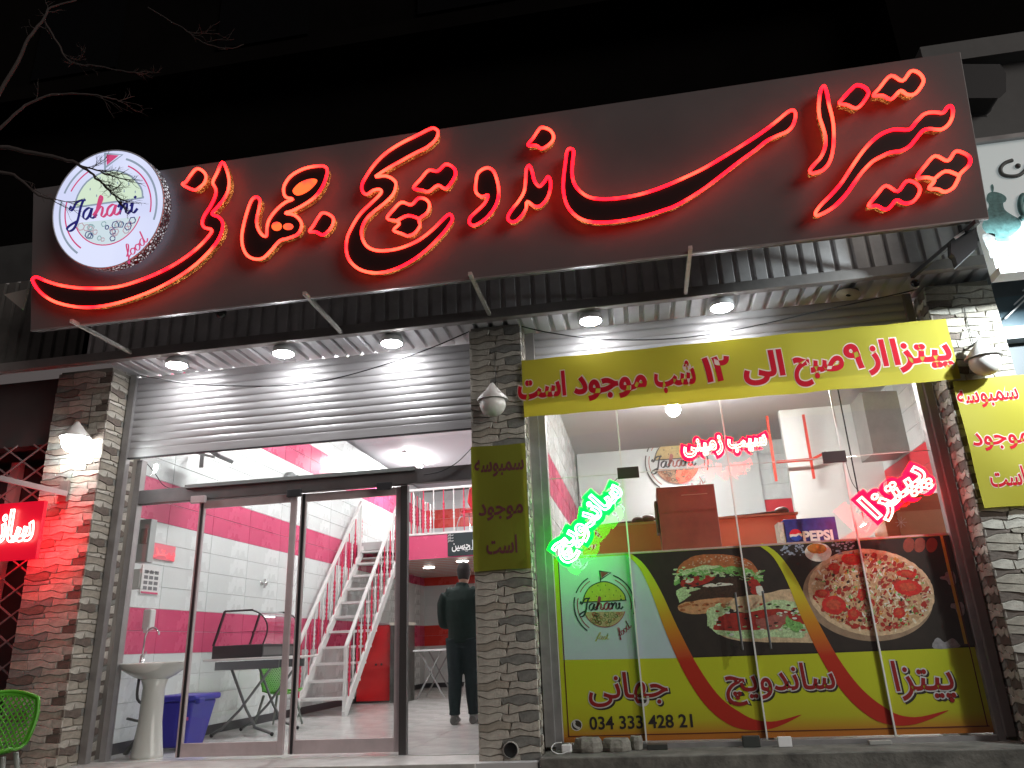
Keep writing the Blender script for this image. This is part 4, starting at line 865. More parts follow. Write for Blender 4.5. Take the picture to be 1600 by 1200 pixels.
# ================================================================ shop window
wf = thing('shop_window', 'frameless shop window of joined glass panes beside the middle pillar', 'window', (.9, .33, .1))
MB().box(-.81, -.74, .31, .39, .02, 2.95).build('frame_post', ALU, wf, bevel=.004); MB().box(2.50, 2.555, .31, .39, .02, 2.95).build('frame_post', ALU, wf, bevel=.004)
MB().box(-.735, 2.495, .31, .38, .02, .055).build('bottom_channel', ALU, wf)
xs = [-.735, -.08, .85, 1.795, 2.495]
for a, b in zip(xs, xs[1:]):
    MB().box(a+.002, b-.002, .33, .338, .06, 2.238).build('pane', GLASS, wf); MB().box(a+.002, b-.002, .33, .338, 2.243, 2.95).build('pane', GLASS, wf)
SEAL = mat('pane_seal', (.55, .55, .52), .4)
for x in xs[1:-1]: MB().box(x-.006, x+.006, .322, .345, .06, 2.93).build('joint_strip', SEAL, wf)
MB().box(-.735, 2.495, .326, .342, 2.2385, 2.2425).build('joint_strip', SEAL, wf)
for xa, xb in ((-.12, .07), (1.63, 1.82)): MB().box(xa, xb, .30, .325, 2.19, 2.29).build('patch_fitting', mat('patch_dark', (.05, .035, .035), .4, .4), wf, bevel=.004)
for x in (.75, .97): MB().box(x-.009, x+.009, .28, .296, .72, 1.17).box(x-.006, x+.006, .296, .33, .75, .765).box(x-.006, x+.006, .296, .33, 1.12, 1.135).build('door_handle', mat('handle_steel', (.12, .12, .12), .4, .6), wf, bevel=.004)
struct(MB().box(-.885, 2.62, -.12, .45, -.16, .02), 'window_sill', CONC, .008)
struct(MB().box(2.62, 5.2, -.12, .45, -.16, -.02), 'side_sill', CONC, .008)
MB_ = MB
# ---------------------------------------------------------------- poster
po = thing('food_poster', 'yellow window poster with burger, sandwich and pizza pictures', 'poster', (.9, .345, .1))
def pf(k): return lambda px, py: U(px, py, .352-.00025*k)
def gradprint(name, stops, axis=2, rough=.55):
    k = bpy.data.materials.new(name); k.use_nodes = True; nt = k.node_tree; N = nt.nodes; L = nt.links; b = N['Principled BSDF']; b.inputs['Roughness'].default_value = rough; b.inputs['Specular IOR Level'].default_value = .3
    tc = N.new('ShaderNodeTexCoord'); sp = N.new('ShaderNodeSeparateXYZ'); L.new(tc.outputs['Object'], sp.inputs[0]); r = N.new('ShaderNodeValToRGB')
    lo, hi = stops[0][0], stops[-1][0]; mr = N.new('ShaderNodeMapRange'); mr.inputs[1].default_value = lo; mr.inputs[2].default_value = hi; L.new(sp.outputs[axis], mr.inputs[0]); L.new(mr.outputs[0], r.inputs[0])
    e = r.color_ramp.elements
    while len(e) < len(stops): e.new(.5)
    for q, (p_, c) in zip(e, stops): q.position = (p_-lo)/(hi-lo); q.color = (*c, 1)
    L.new(r.outputs[0], b.inputs['Base Color']); return k
PY = gradprint('poster_yellow', [(0, (.50, .16, .02)), (.12, (.50, .46, .02)), (.3, (.55, .57, .02)), (1.5, (.50, .55, .02))])
PS = lambda n, c, v=.15, s=30: mat(n, c, .6, var=v, vs=s, spec=.3)
def pl(nm, m, pts, k, o=None, s=1, sm=2):
    P = [(o[0]+a/s, o[1]+b/s) for a, b in pts] if o else pts
    if sm: P = [(p.x, p.y) for p in smooth([(a, b, 0) for a, b in P], sm)]
    return MB().poly([pf(k)(a, b) for a, b in P]).build(nm, m, po)
MB().quad((-.755, .352, .07), (2.498, .352, .07), (2.498, .352, 1.552), (-.755, .352, 1.552)).build('sheet', PY, po)
sw1 = [(982, 866), (1003, 885), (1025, 925), (1050, 985), (1082, 1050), (1118, 1100), (1160, 1128), (1205, 1133), (1252, 1117)]
sw2 = [(1189, 851), (1212, 868), (1236, 905), (1262, 962), (1300, 1035), (1340, 1088), (1385, 1120), (1430, 1126), (1482, 1110)]
pl('pale_field', PS('poster_pale', (.52, .61, .66), .04, 4), [(872, 874), (985, 867), (1003, 885), (1025, 925), (1050, 985), (1071, 1028), (880, 1031)], 1, sm=0)
pl('dark_field', PS('poster_dark', (.030, .020, .014), .3, 8), [(984, 866), (1488, 836), (1492, 850), (1524, 1011), (1280, 1021), (1072, 1028), (1050, 985), (1025, 925), (1003, 885)], 1, sm=0)
GR = gradprint('swoosh_colours', [(-.0, (.45, .02, .01)), (.55, (.5, .03, .01)), (.8, (.6, .22, .01)), (1.1, (.6, .55, .02)), (1.5, (.45, .6, .02))])
for sw in (sw1, sw2):
    P = smooth([(a, b, 0) for a, b in sw], 5, False); n = len(P); L_, R_ = [], []
    for i, p in enumerate(P):
        d = (P[min(i+1, n-1)]-P[max(i-1, 0)]).normalized(); t = i/(n-1); wd = (2.5+10*math.sin(min(t*1.25, 1)*math.pi*.62)**1.5)*(1 if t < .72 else (1-t)/.28)+.4
        L_.append(pf(9)(p.x-d.y*wd, p.y+d.x*wd)); R_.append(pf(9)(p.x+d.y*wd, p.y-d.x*wd))
    MB().add(L_+R_, [(i, i+1, n+i+1, n+i) for i in range(n-1)]).build('swoosh', GR, po)
LN = PS('poster_line', (.12, .02, .01))
mb = MB()
for a, b in (((-.70, 1.52), (-.70, .115)), ((-.70, .115), (2.47, .115)), ((2.46, .115), (2.46, 1.52))):
    mb.box(min(a[0], b[0])-.004, max(a[0], b[0])+.004, .3495, .3502, min(a[1], b[1])-.004, max(a[1], b[1])+.004)
mb.build('frame_line', LN, po)
MB().box(-.755, 2.498, .349, .3502, 1.537, 1.552).build('top_edge', PS('poster_edge', (.55, .4, .35)), po)
MB().box(2.43, 2.452, .3495, .3503, .7, 1.535).build('right_strip', PS('poster_orange', (.6, .38, .03)), po)
# pictures: burger, long sandwich, pizza
O2, S2 = (1030, 850), 5.926
pc = dict(bun=PS('bun_brown', (.46, .15, .05), .4, 30), bunp=PS('bun_pale', (.65, .32, .15), .3, 30), let=PS('lettuce', (.22, .50, .13), .6, 60), letp=PS('lettuce_pale', (.55, .72, .38), .5, 60), tom=PS('tomato', (.42, .03, .018), .4, 40), meat=PS('patty', (.06, .028, .014), .6, 60), white=PS('cream_white', (.78, .78, .66), .2, 60),
          seed=PS('sesame', (.6, .45, .3)), bread=PS('crust', (.70, .50, .30), .35, 30), ham=PS('ham', (.42, .12, .09), .4, 40))
rn = random.Random(5)
def jag(pts, a, k=3):
    P = smooth([(x, y, 0) for x, y in pts], k); return [(p.x+rn.uniform(-a, a), p.y+rn.uniform(-a, a)) for p in P]
def P2(nm, m, pts, k, a=3): return pl(nm, pc[m], jag(pts, a), k, O2, S2, 0)
P2('burger_picture', 'bunp', [(175,570),(260,530),(400,505),(560,495),(680,500),(700,525),(600,565),(480,600),(440,640),(300,650),(200,625)], 2)
P2('burger_picture', 'meat', [(200,420),(350,380),(500,330),(700,300),(820,310),(850,460),(700,490),(500,500),(300,530),(190,520)], 3, 5)
P2('burger_picture', 'tom', [(200,390),(230,320),(400,290),(520,300),(430,365),(300,395)], 4, 5); P2('burger_picture', 'tom', [(810,290),(900,320),(945,390),(955,450),(860,465),(830,380)], 4, 5)
P2('burger_picture', 'letp', [(160,430),(260,400),(390,420),(280,440),(300,470),(200,540),(170,500)], 4, 8)
P2('burger_picture', 'white', [(400,385),(520,362),(640,362),(680,378),(560,390),(450,400)], 5, 3); P2('burger_picture', 'white', [(245,345),(290,310),(320,325),(300,355),(260,362)], 5, 3)
P2('burger_picture', 'white', [(890,400),(950,390),(965,460),(920,470)], 5, 6)
P2('burger_picture', 'bun', [(165,290),(175,220),(230,160),(330,110),(450,95),(600,98),(720,115),(830,150),(900,220),(925,290),(850,270),(700,250),(450,215),(250,250)], 4, 2)
P2('burger_picture', 'let', [(130,330),(190,290),(270,240),(350,215),(450,205),(600,210),(700,215),(800,230),(900,260),(960,300),(970,350),(930,350),(850,290),(700,295),(600,265),(500,285),(400,305),(300,285),(220,315),(190,360),(150,385)], 5, 13)
P2('burger_picture', 'letp', [(200,260),(300,225),(450,200),(560,212),(470,240),(330,245),(230,290),(160,350),(140,330)], 6, 8)
mb = MB()
for _ in range(90):
    t = rn.uniform(-2.9, -.25); r = rn.uniform(.72, .99); a, b = 545+385*r*math.cos(t), 300+195*r*math.sin(t)
    if b < 215: disc(mb, a, b, 6.5, lambda u, v: pf(6)(O2[0]+u/S2, O2[1]+v/S2), 6, 1.2, .7)
mb.build('sesame_print', pc['seed'], po, kind='stuff')
for k, lst in (('let', [(130, 960, 235, 345, 60)]), ('letp', [(130, 950, 215, 330, 60)]), ('meat', [(200, 850, 340, 480, 40), (180, 900, 250, 330, 24)]), ('bun', [(200, 650, 540, 620, 22)])):
    mb = MB()
    for xa, xb, ya_, yb_, n_ in lst:
        for _ in range(n_):
            a, b, q = rn.uniform(xa, xb), rn.uniform(ya_, yb_), rn.uniform(8, 22)
            if k in ('let', 'letp') and 420 < a < 700 and b > 300: continue
            mb.poly([pf(6.5)(O2[0]+(a+q*math.cos(t)*rn.uniform(.5, 1.7))/S2, O2[1]+(b+q*.55*math.sin(t)*rn.uniform(.5, 1.6))/S2) for t in [i*.785 for i in range(8)]])
    mb.build('burger_detail_print', pc[k], po, kind='stuff')
P2('sandwich_picture', 'bread', [(620,570),(700,500),(850,470),(1000,455),(1130,425),(1250,425),(1300,520),(1340,600),(1100,640),(800,640)], 3)
P2('sandwich_picture', 'bread', [(560,840),(700,890),(900,905),(1200,912),(1490,908),(1450,800),(1200,810),(900,820),(700,820),(580,800)], 3)
P2('sandwich_picture', 'letp', [(480,780),(560,700),(800,640),(1000,540),(1150,520),(1330,560),(1380,650),(1440,800),(1200,850),(1000,870),(800,880),(600,850)], 4, 10)
P2('sandwich_picture', 'tom', [(500,765),(560,660),(750,640),(900,620),(1100,600),(1350,650),(1405,730),(1200,740),(1000,785),(700,800),(520,790)], 5, 8)
P2('sandwich_picture', 'ham', [(900,700),(1000,680),(1100,640),(1200,660),(1160,730),(1100,790),(950,780)], 6, 8)
P2('sandwich_picture', 'letp', [(440,640),(480,590),(560,545),(630,570),(640,620),(560,680),(500,760),(450,760)], 6, 12)
P2('sandwich_picture', 'let', [(1170,670),(1230,700),(1340,750),(1300,800),(1250,820),(1190,760)], 7, 10); P2('sandwich_picture', 'letp', [(1080,830),(1200,790),(1350,840),(1300,870),(1150,860)], 7, 10)
mbs = {k: MB() for k in ('let', 'letp', 'white', 'tom', 'meat')}
for _ in range(70):
    a = rn.uniform(520, 1380); b = 640+rn.uniform(-90, 200)+(a-900)*-.06; k = rn.choice(list(mbs)); q = rn.uniform(10, 26)
    mbs[k].poly([pf(8)(O2[0]+(a+q*math.cos(t)*rn.uniform(.6, 1.5))/S2, O2[1]+(b+q*.5*math.sin(t)*rn.uniform(.6, 1.3))/S2) for t in [i*.785 for i in range(8)]])
for k, q in mbs.items():
    if q.f: q.build('filling_print', pc[k], po, kind='stuff')
O3, S3 = (1240, 830), 5.333
def P3(nm, m, pts, k, a=2): return pl(nm, m if not isinstance(m, str) else pc[m], jag(pts, a), k, O3, S3, 0)
el = lambda cx, cy, rx, ry, rot=0, n=16: [(cx+rx*math.cos(t)*math.cos(rot)-ry*math.sin(t)*math.sin(rot), cy+rx*math.cos(t)*math.sin(rot)+ry*math.sin(t)*math.cos(rot)) for t in [2*math.pi*i/n for i in range(n)]]
P3('pizza_board_picture', PS('board_wood', (.36, .24, .15), .3, 12), el(620, 545, 545, 368, .13, 40), 2, 0)
P3('pizza_picture', 'bread', el(648, 510, 528, 358, .13, 40), 3, 3)
cheese = PS('melted_cheese', (.60, .38, .20), .45, 40)
P3('pizza_picture', cheese, el(650, 508, 492, 325, .13, 36), 4, 7)
mbs = {k: MB() for k in ('ch', 'chp', 'tom', 'let', 'meat', 'ham', 'org', 'dk')}
pm = dict(ch=PS('cheese_pale', (.8, .7, .5), .3, 60), chp=pc['white'], tom=pc['tom'], let=pc['let'], meat=PS('salami', (.35, .05, .03), .4, 50), ham=pc['ham'], org=PS('pepper_orange', (.6, .25, .03), .3), dk=pc['meat'])
for i in range(900):
    t = rn.uniform(0, 6.283); r = rn.random()**.5; a, b = el(650, 508, 490*r, 322*r, .13, 360)[int(t/6.2832*360) % 360]
    k = rn.choices(list(mbs), (18, 11, 24, 13, 14, 11, 6, 9))[0]; q = rn.uniform(6, 19)*(1.5 if k in ('tom', 'meat') else 1); an = rn.uniform(0, 3.14); e = rn.uniform(.28, .9) if k not in ('ch', 'chp') else rn.uniform(.14, .4)
    if k in ('ch', 'chp'): q *= 1.5
    mbs[k].poly([U(O3[0]+u/S3, O3[1]+v/S3, .352-.00025*(5+(i % 40)/40)) for u, v in [(x+rn.uniform(-3, 3), y+rn.uniform(-3, 3)) for x, y in el(a, b, q, q*e, an, 8)]])
for k, q in mbs.items(): q.build('pizza_topping_print', pm[k], po, kind='stuff')
for cx, cy, rx, ry in ((335, 615, 102, 78), (480, 235, 85, 48), (955, 470, 118, 66), (500, 690, 50, 48), (940, 355, 85, 32), (240, 520, 62, 36), (880, 680, 52, 42), (340, 300, 48, 34), (570, 530, 36, 52)):
    P3('tomato_slice_picture', PS('tomato_slice', (.62, .03, .02), .35, 30), el(cx, cy, rx, ry, .1), 6.5, 4)
    P3('tomato_slice_picture', PS('tomato_inner', (.6, .09, .04), .4, 60), el(cx, cy-4, rx*.6, ry*.55, .1), 7, 6)
    mb = MB(); 
P3('bowl_picture', 'white', el(205, 175, 112, 78, .05), 4, 1); P3('bowl_picture', PS('bowl_sauce', (.62, .22, .03), .4, 40), el(195, 145, 82, 42, .05), 5, 2)
mb = MB()
for _ in range(150):
    a = rn.uniform(-100, 500); b = 95+rn.random()**1.6*110-(a*.03); q = rn.uniform(3, 10)
    if 85 < a < 320 and b < 250: continue
    mb.poly([pf(3)(O3[0]+u/S3, O3[1]+v/S3) for u, v in el(a, b, q*1.6, q, 0, 6)])
mb.build('flour_print', PS('flour_blue', (.35, .42, .5), .4, 80), po, kind='stuff')
MU = PS('mushroom_grey', (.33, .30, .30), .3, 40)
P3('mushroom_picture', MU, [(1222, 380), (1260, 375), (1270, 340), (1330, 340), (1352, 400), (1345, 450), (1295, 445), (1275, 410), (1225, 400)], 3); P3('mushroom_picture', MU, [(1312, 605), (1350, 600), (1400, 590), (1425, 640), (1415, 700), (1370, 700), (1350, 650), (1312, 640)], 3)
P3('mushroom_picture', MU, [(1170, 915), (1205, 885), (1260, 925), (1320, 890), (1370, 930), (1375, 968), (1170, 978)], 3)
for cx in (960, 1050, 1150): P3('background_picture', PS('blur_bun', (.22, .06, .035), .3, 20), el(cx, 115, 48, 62, .2), 2, 1)
# poster writing
wq = PS('poster_white_edge', (.66, .62, .6)); sh = PS('poster_shadow', (.04, .03, .02)); rd = PS('poster_red', (.30, .012, .012), .1)
def pword(w_, xa, xb, pb, em):
    z = U((xa+xb)/2, pb, .345).z; A, B = U(xa, pb, .345).x, U(xb, pb, .345).x
    for nm, m, bd, dx, dz, y, e in (('word_shadow', sh, .05, .012, -.012, .3502, .03), ('word_halo', wq, .045, 0, 0, .3494, .03), ('word', rd, .012, 0, 0, .3478, 0)):
        write(MB(), w_, (dx, y, z+dz), (1, 0, 0), (0, 0, 1), A-e*em, B+e*em, em, bold=bd).build(nm, m, po)
pword('جهانی', 920, 1045, 1090, .27); pword('ساندویچ', 1134, 1307, 1078, .27); pword('پیتزا', 1400, 1493, 1078, .30)
write(MB(), '034 333 428 21', (0, .3495, U(1000, 1138, .345).z), (1, 0, 0), (0, 0, 1), X(921, 1132, .345), X(1083, 1132, .345), .135, bold=.02).build('phone_number', PS('poster_ink', (.03, .02, .02)), po)
f = lambda r: [(901+r*math.cos(t), 1133+r*math.sin(t)) for t in [i*.393 for i in range(16)]]
pl('phone_icon_ring', wq, f(9), 5, sm=0); pl('phone_icon_disc', sh, f(7.6), 6, sm=0)
mb = MB(); pen(mb, [(897, 1128), (898, 1134), (904, 1138)], 2.5, 3.5, lambda a, b: pf(7)(a, b)); disc(mb, 897.5, 1128.5, 2, lambda a, b: pf(7)(a, b), 8); disc(mb, 904, 1137.5, 2, lambda a, b: pf(7)(a, b), 8); mb.build('phone_icon_handset', wq, po)
lc = U(944, 945, .345); LR = (U(995, 940, .345)-U(886, 950, .345)).length/2*.98
flat = dict(line=PS('logo_green_black', (.015, .05, .04)), bun=PS('logo_yellow', (.5, .48, .05)), pink=PS('logo_red', (.33, .05, .07)), navy=PS('logo_ink', (.02, .05, .045)), base=PS('logo_pizza', (.5, .36, .2), .3, 60), top1=PS('logo_olive', (.12, .2, .05)), top2=PS('logo_tomato', (.4, .1, .04)))
logo(po, lambda u, v, k: lc+Vector((u*LR, .004-.00025*k, v*LR)), 8, flat, True)
# small things on the sill
def junk(nm, lab, cat, px0, px1, py0, py1, m, y=.12, d=.12, bev=.01):
    a = U(px0, py1, y); b = U(px1, py0, y); o = MB().box(a.x, b.x, y, y+d, .022, max(b.z, .05)).build(nm, m, bevel=bev, origin=(a.x, y, .022)); return tag(o, lab, cat)
stn = mat('rough_stone', (.20, .19, .165), .9, var=.4, vs=20, bump=.8, bs=30)
def rock(x0, x1, y0, y1, h, lab, seed):
    r_ = random.Random(seed); mb = MB(); ring = lambda z, k: [((x0+x1)/2+(x1-x0)/2*k*math.cos(t)*r_.uniform(.88, 1.08)*1.15, (y0+y1)/2+(y1-y0)/2*k*math.sin(t)*r_.uniform(.88, 1.08)*1.15, z*r_.uniform(.95, 1.03)) for t in [i*.785+.39 for i in range(8)]]
    loft(mb, [ring(.022, .95), ring(.05, 1.), ring(h*.75, .98), ring(h, .82)]); mb.sm = [False]*len(mb.f); tag(mb.build('loose_stone', stn, bevel=.004, origin=((x0+x1)/2, (y0+y1)/2, .02)), lab, 'stone', 'loose stones on the window sill')
x_ = lambda px, py=1165: U(px, py, .15).x
rock(x_(897), x_(940), .1, .24, .125, 'largest rough stone on the sill left of the pane joint', 1); rock(x_(942), x_(985), .12, .25, .115, 'squarish rough stone beside the largest one on the sill', 2); rock(x_(985), x_(1004), .2, .28, .12, 'small dark stone wedged against the pane on the sill', 3)
junk('socket_adapter', 'small white socket adapter with a looped cable on the sill', 'adapter', 877, 893, 1163, 1172, WHITE, .13, .04)
tag(MB().tube(smooth([U(893, 1172, .12), U(875, 1178, .1), U(862, 1172, .1), U(866, 1162, .14), U(878, 1160, .14)], 5, False), .004, 6).build('white_cable', WHITE, origin=tuple(U(870, 1170, .12))), 'white cable looped around the adapter on the sill', 'cable')
junk('patch_box', 'dark square lock box at the foot of the window pane', 'box', 1162, 1187, 1150, 1170, mat('lock_dark', (.06, .065, .06), .4, .4), .22, .06, .004); junk('flat_plate', 'flat dark plate lying by the first pane joint', 'plate', 1012, 1043, 1163, 1174, mat('lock_dark', (.06, .065, .06), .4, .4), .2, .1, .003)
junk('white_block', 'small white block standing on the sill right of the lock box', 'block', 1217, 1236, 1151, 1167, WHITE, .2, .03, .003); junk('pale_plate', 'pale flat plate at the foot of the last pane joint', 'plate', 1360, 1393, 1157, 1168, mat('pale_alu', (.4, .4, .38), .4, .5), .2, .06, .003)
tag(MB().tube(smooth([U(1075, 1177, .1), U(1100, 1174, .14), U(1125, 1179, .1), U(1160, 1172, .16)], 5, False), .004, 6).build('thin_cable', mat('cable_grey', (.4, .4, .4), .5), origin=tuple(U(1100, 1174, .1))), 'thin pale cable lying on the sill under the sandwich picture', 'cable')
# pipe hole in the middle pillar
p = U(798, 1172, -.004); t = thing('pipe_opening', 'round black pipe opening low on the middle pillar', 'pipe', tuple(p))
MB().lathe((p.x, -.012, p.z), [(.056, 0), (.062, .002), (.062, .03)], 28, (0, 1, 0)).build('rim', mat('pipe_rim', (.3, .28, .25), .5), t); MB().lathe((p.x, -.014, p.z), [(.05, 0), (.05, .001)], 28, (0, 1, 0)).build('hole', mat('hole_black', (.002, .002, .002), 1), t)
# ================================================================ neon word signs
def neon(word, pa, pb, em, y, lab, cols, tw=.027, s=1., hi=.17):
    a, b = U(*pa, y), U(*pb, y); r = (b-a).normalized(); up = Vector((-r.z, 0, r.x)); L = (b-a).length
    t = thing('neon_word_sign', lab, 'neon sign', tuple((a+b)/2), 'neon word signs hung at the window')
    write(MB(), word, a+Vector((0, .016, 0)), r, up, -.025, L+.025, em, bold=hi).build('glow_backing', cols[1], t)  # glowing plate behind the tubes, widened to imitate their halo
    write(MB(), word, a, r, up, 0, L, em, bold=.02, tube=tw, depth=1).build('light_tube', cols[0], t)
    return t
def halo_plate(n, c, s): return mat(n, c, .3, em=c, es=s)
neon('ساندویچ', (874, 872), (974, 768), .235, -.09, 'green edged neon sandwich word slanting up at the window left', (glow('neon_tube_green', (.45, 1.3, .75), (.7, 1.3, .9), 7), halo_plate('green_halo_plate', (.0, 1., .014), 10)), hi=.2)
neon('سیب زمینی', (1068, 706), (1199, 694), .19, -.17, 'red edged neon words, nearly level, under the wide yellow banner', (glow('neon_tube_warm', (1.4, .9, .6), (1.5, 1., .75), 3), halo_plate('red_halo_plate', (1., .0, .008), 13)))
neon('پیتزا', (1368, 812), (1450, 742), .26, .02, 'red edged neon pizza word slanting up at the window right', (glow('neon_tube_warm', (1.4, .9, .6), (1.5, 1., .75), 3), halo_plate('red_halo_plate', (1., .0, .008), 13)))
for pts, lab in ((((1322, 722), (1332, 755), (1350, 775)), 'thin wire from the right fitting to the neon pizza word'), (((966, 746), (955, 757), (945, 768)), 'thin wire from the left fitting to the green neon word')):
    P = [U(a, b, .1) for a, b in pts]; tag(MB().tube(smooth(P, 5, False), .003, 5).build('thin_wire', CABLE, origin=tuple(P[0])), lab, 'wire')
# ---------------------------------------------------------------- left neon box
nb = thing('neon_box_sign', 'red box sign with white neon sandwich word at the left edge', 'neon sign', tuple(U(20, 825, -.35)))
a = U(70, 782, -.35); b = U(68, 872, -.35); RBK = mat('red_backboard', (.5, .01, .02), .4, em=(1, .0, .03), es=.55)
zt, zb_ = a.z, b.z
MB().box(a.x-1.1, a.x, -.35, -.31, zb_, zt).build('backboard', RBK, nb)
NW2 = glow('neon_tube_white', (1.5, .9, .75), (1.5, 1.1, .9), 4)
write(MB(), 'ساندویچ', (a.x-.92, -.375, zb_+.17), (1, 0, 0), (0, 0, 1), 0, .88, .38, bold=.02, tube=.022).build('light_tube', NW2, nb)
write(MB(), 'ساندویچ', (a.x-.06, -.28, zb_+.17), (-1, 0, 0), (0, 0, 1), 0, .84, .38, bold=.02, tube=.022).build('added_rear_tube', glow('added_rear_red', (1.5, .004, .02), (1.5, .01, .03), 32), nb)  # unseen tubes on the back, added to throw red light onto the pillar
MB().bar(U(0, 747, -.3), U(106, 772, -.02), .035, .05).build('arm', mat('arm_steel', (.3, .25, .25), .5, .4), nb); p = U(100, 768, -.01); MB().box(p.x-.04, p.x+.05, -.03, .0, p.z-.1, p.z+.1).build('wall_plate', mat('plate_brown', (.15, .1, .09), .6), nb)
# ================================================================ kitchen behind the window
KW = mat('kitchen_wall', (.62, .64, .62), .5, var=.06, vs=2); KR = mat('kitchen_red', (.6, .035, .05), .4, var=.06, vs=2)
tiled('kitchen_side_wall', (-.84, .62, 0), 4.6, 16, math.pi/2, ST)
tiled('kitchen_back_wall', (-.84, 5.2, 0), 5.2, 16, 0, (10, 11), KR, r0=6, tl=1.2)
tiled('kitchen_right_wall', (3.15, 3.6, 0), 3.0, 16, -math.pi/2, (10, 11), KR, r0=6, tl=.9)
struct(MB().box(-.9, 3.2, .5, 5.2, 3.62, 3.66), 'kitchen_ceiling', mat('kitchen_ceiling_paint', (.72, .72, .72), .6)); struct(MB().box(-.9, 3.2, .45, 5.2, -.1, -.005), 'kitchen_floor', KW)
struct(MB().box(2.0, 3.25, 3.6, 3.7, 0, 3.62), 'kitchen_recess_wall', KW)
bp = thing('white_board_panel', 'large pale wall board with faint logo above the orange shelf', 'panel', (.9, 5.1, 2.6))
pA, pB = U(899, 690, 5.1), U(1200, 815, 5.1)
MB().box(pA.x, pB.x, 5.12, 5.15, 2.3, 3.75).build('board', mat('board_white', (.62, .66, .66), .3, var=.04, vs=1), bp, bevel=.004)
kc = U(1057, 722, 5.08); KRr = (U(1112, 715, 5.08)-U(1002, 728, 5.08)).length/2
pale = dict(line=PS('pale_logo_line', (.16, .16, .15)), bun=PS('pale_logo_bun', (.6, .48, .25)), pink=PS('pale_logo_red', (.5, .22, .2)), navy=PS('pale_logo_ink', (.13, .13, .13)), base=PS('pale_logo_pizza', (.6, .38, .26)), top1=PS('pale_logo_a', (.4, .3, .2)), top2=PS('pale_logo_b', (.5, .2, .14)))
logo(bp, lambda u, v, k: kc+Vector((u*KRr, -.002*k, v*KRr)), 12, pale)
# orange shelf wall with ladles
sf = thing('orange_shelf', 'orange red kitchen shelf unit behind the window poster', 'shelf', (.8, 1.3, 1.5))
zt = U(960, 822, 1.3).z; xr = U(1245, 812, 1.3).x; OR = mat('orange_panel', (.55, .12, .05), .45, var=.1, vs=3)
MB().box(-.55, xr, 1.3, 1.34, .9, zt).build('front_panel', OR, sf); MB().box(-.57, xr+.02, 1.28, 1.62, zt+.001, zt+.02).build('top_board', mat('orange_edge', (.5, .2, .1), .5), sf)
LD = mat('dark_wood', (.07, .03, .02), .4, var=.3, vs=20)
for (pa, pb, lab) in (((940, 838), (998, 815), 'dark ladle with its bowl left of the red brown box'), ((1075, 815), (1012, 811), 'dark ladle right behind the red brown box'), ((1130, 810), (1222, 802), 'dark ladle lying on the shelf left of the drinks carton')):
    a = U(*pa, 1.42); b = U(*pb, 1.42); b.z = max(b.z, zt+.055); a.z = max(a.z, zt+.03)
    t = thing('ladle', lab, 'ladle', tuple(b), 'dark ladles lying on the orange shelf'); MB().tube([a, b], .012, 8).build('handle', LD, t); MB().sphere(b, .055, 14, 10, (1.3, 1, .8)).build('bowl', LD, t)
co = thing('kitchen_counter', 'white worktop just behind the poster holding carton and box', 'counter', (.8, .9, 1.5))
MB().box(-.7, 2.45, .5, 1.2, 1.44, 1.5).build('worktop', WHITE, co, bevel=.006)
for x in (-.6, .9, 2.35): MB().box(x-.03, x+.03, .55, 1.15, 0, 1.439).build('leg', METAL, co)
a = U(1025, 762, .72); b = U(1130, 852, .72); cb = thing('red_brown_box', 'tall red brown cardboard box standing behind the poster top', 'box', (a.x, .72, 1.5))
CBX = mat('box_redbrown', (.20, .035, .02), .5, var=.25, vs=5)
MB().box(a.x, b.x-.01, .72, 1.1, 1.502, a.z).build('carton', CBX, cb, bevel=.006); MB().box(a.x+.22, b.x-.08, .716, .7195, a.z-.09, a.z-.085).build('flap_line', mat('tape', (.4, .2, .15), .4), cb); MB().box(a.x-.03, a.x-.002, .75, .95, 1.75, 2.05).build('side_flap', mat('flap_dark', (.1, .04, .03), .6), cb, bevel=.01)
a = U(1224, 812, .62); b = U(1312, 848, .62); pb_ = thing('drinks_carton', 'blue drinks carton with white lettering behind the window', 'carton', (a.x, .62, 1.5))
BLU = mat('carton_blue', (.03, .035, .22), .35, var=.5, vs=14); zc = a.z
MB().box(a.x, b.x, .62, .82, 1.502, zc).build('carton', BLU, pb_, bevel=.004); MB().box(a.x-.05, a.x-.002, .63, .81, 1.502, zc-.02).build('torn_side', mat('carton_white', (.55, .52, .48), .7, var=.3, vs=30), pb_)
write(MB(), 'PEPSI', (0, .614, 1.502+(zc-1.502)*.30), (1, 0, 0), (0, 0, 1), a.x+(b.x-a.x)*.32, a.x+(b.x-a.x)*.9, .115, bold=.045).build('lettering', WHITE, pb_)
cx_, cz_, r_ = a.x+(b.x-a.x)*.19, 1.502+(zc-1.502)*.5, .052
G = lambda m, pts, k, nm: MB().poly([(cx_+r_*u, .616-.001*k, cz_+r_*v) for u, v in pts]).build(nm, m, pb_)
G(WHITE, [(math.cos(t), math.sin(t)) for t in [i*.2618 for i in range(24)]], 0, 'emblem_disc')
G(mat('emblem_red', (.6, .02, .04), .4), [(math.cos(t), math.sin(t)) for t in [.15+i*.22 for i in range(14)]]+[(-.5, .18), (0, .12), (.5, .3)], 1, 'emblem_top')
G(mat('emblem_blue', (.02, .06, .4), .4), [(math.cos(t), math.sin(t)) for t in [3.5+i*.2 for i in range(13)]]+[(.5, -.02), (0, -.28), (-.5, -.2)], 1, 'emblem_bottom')
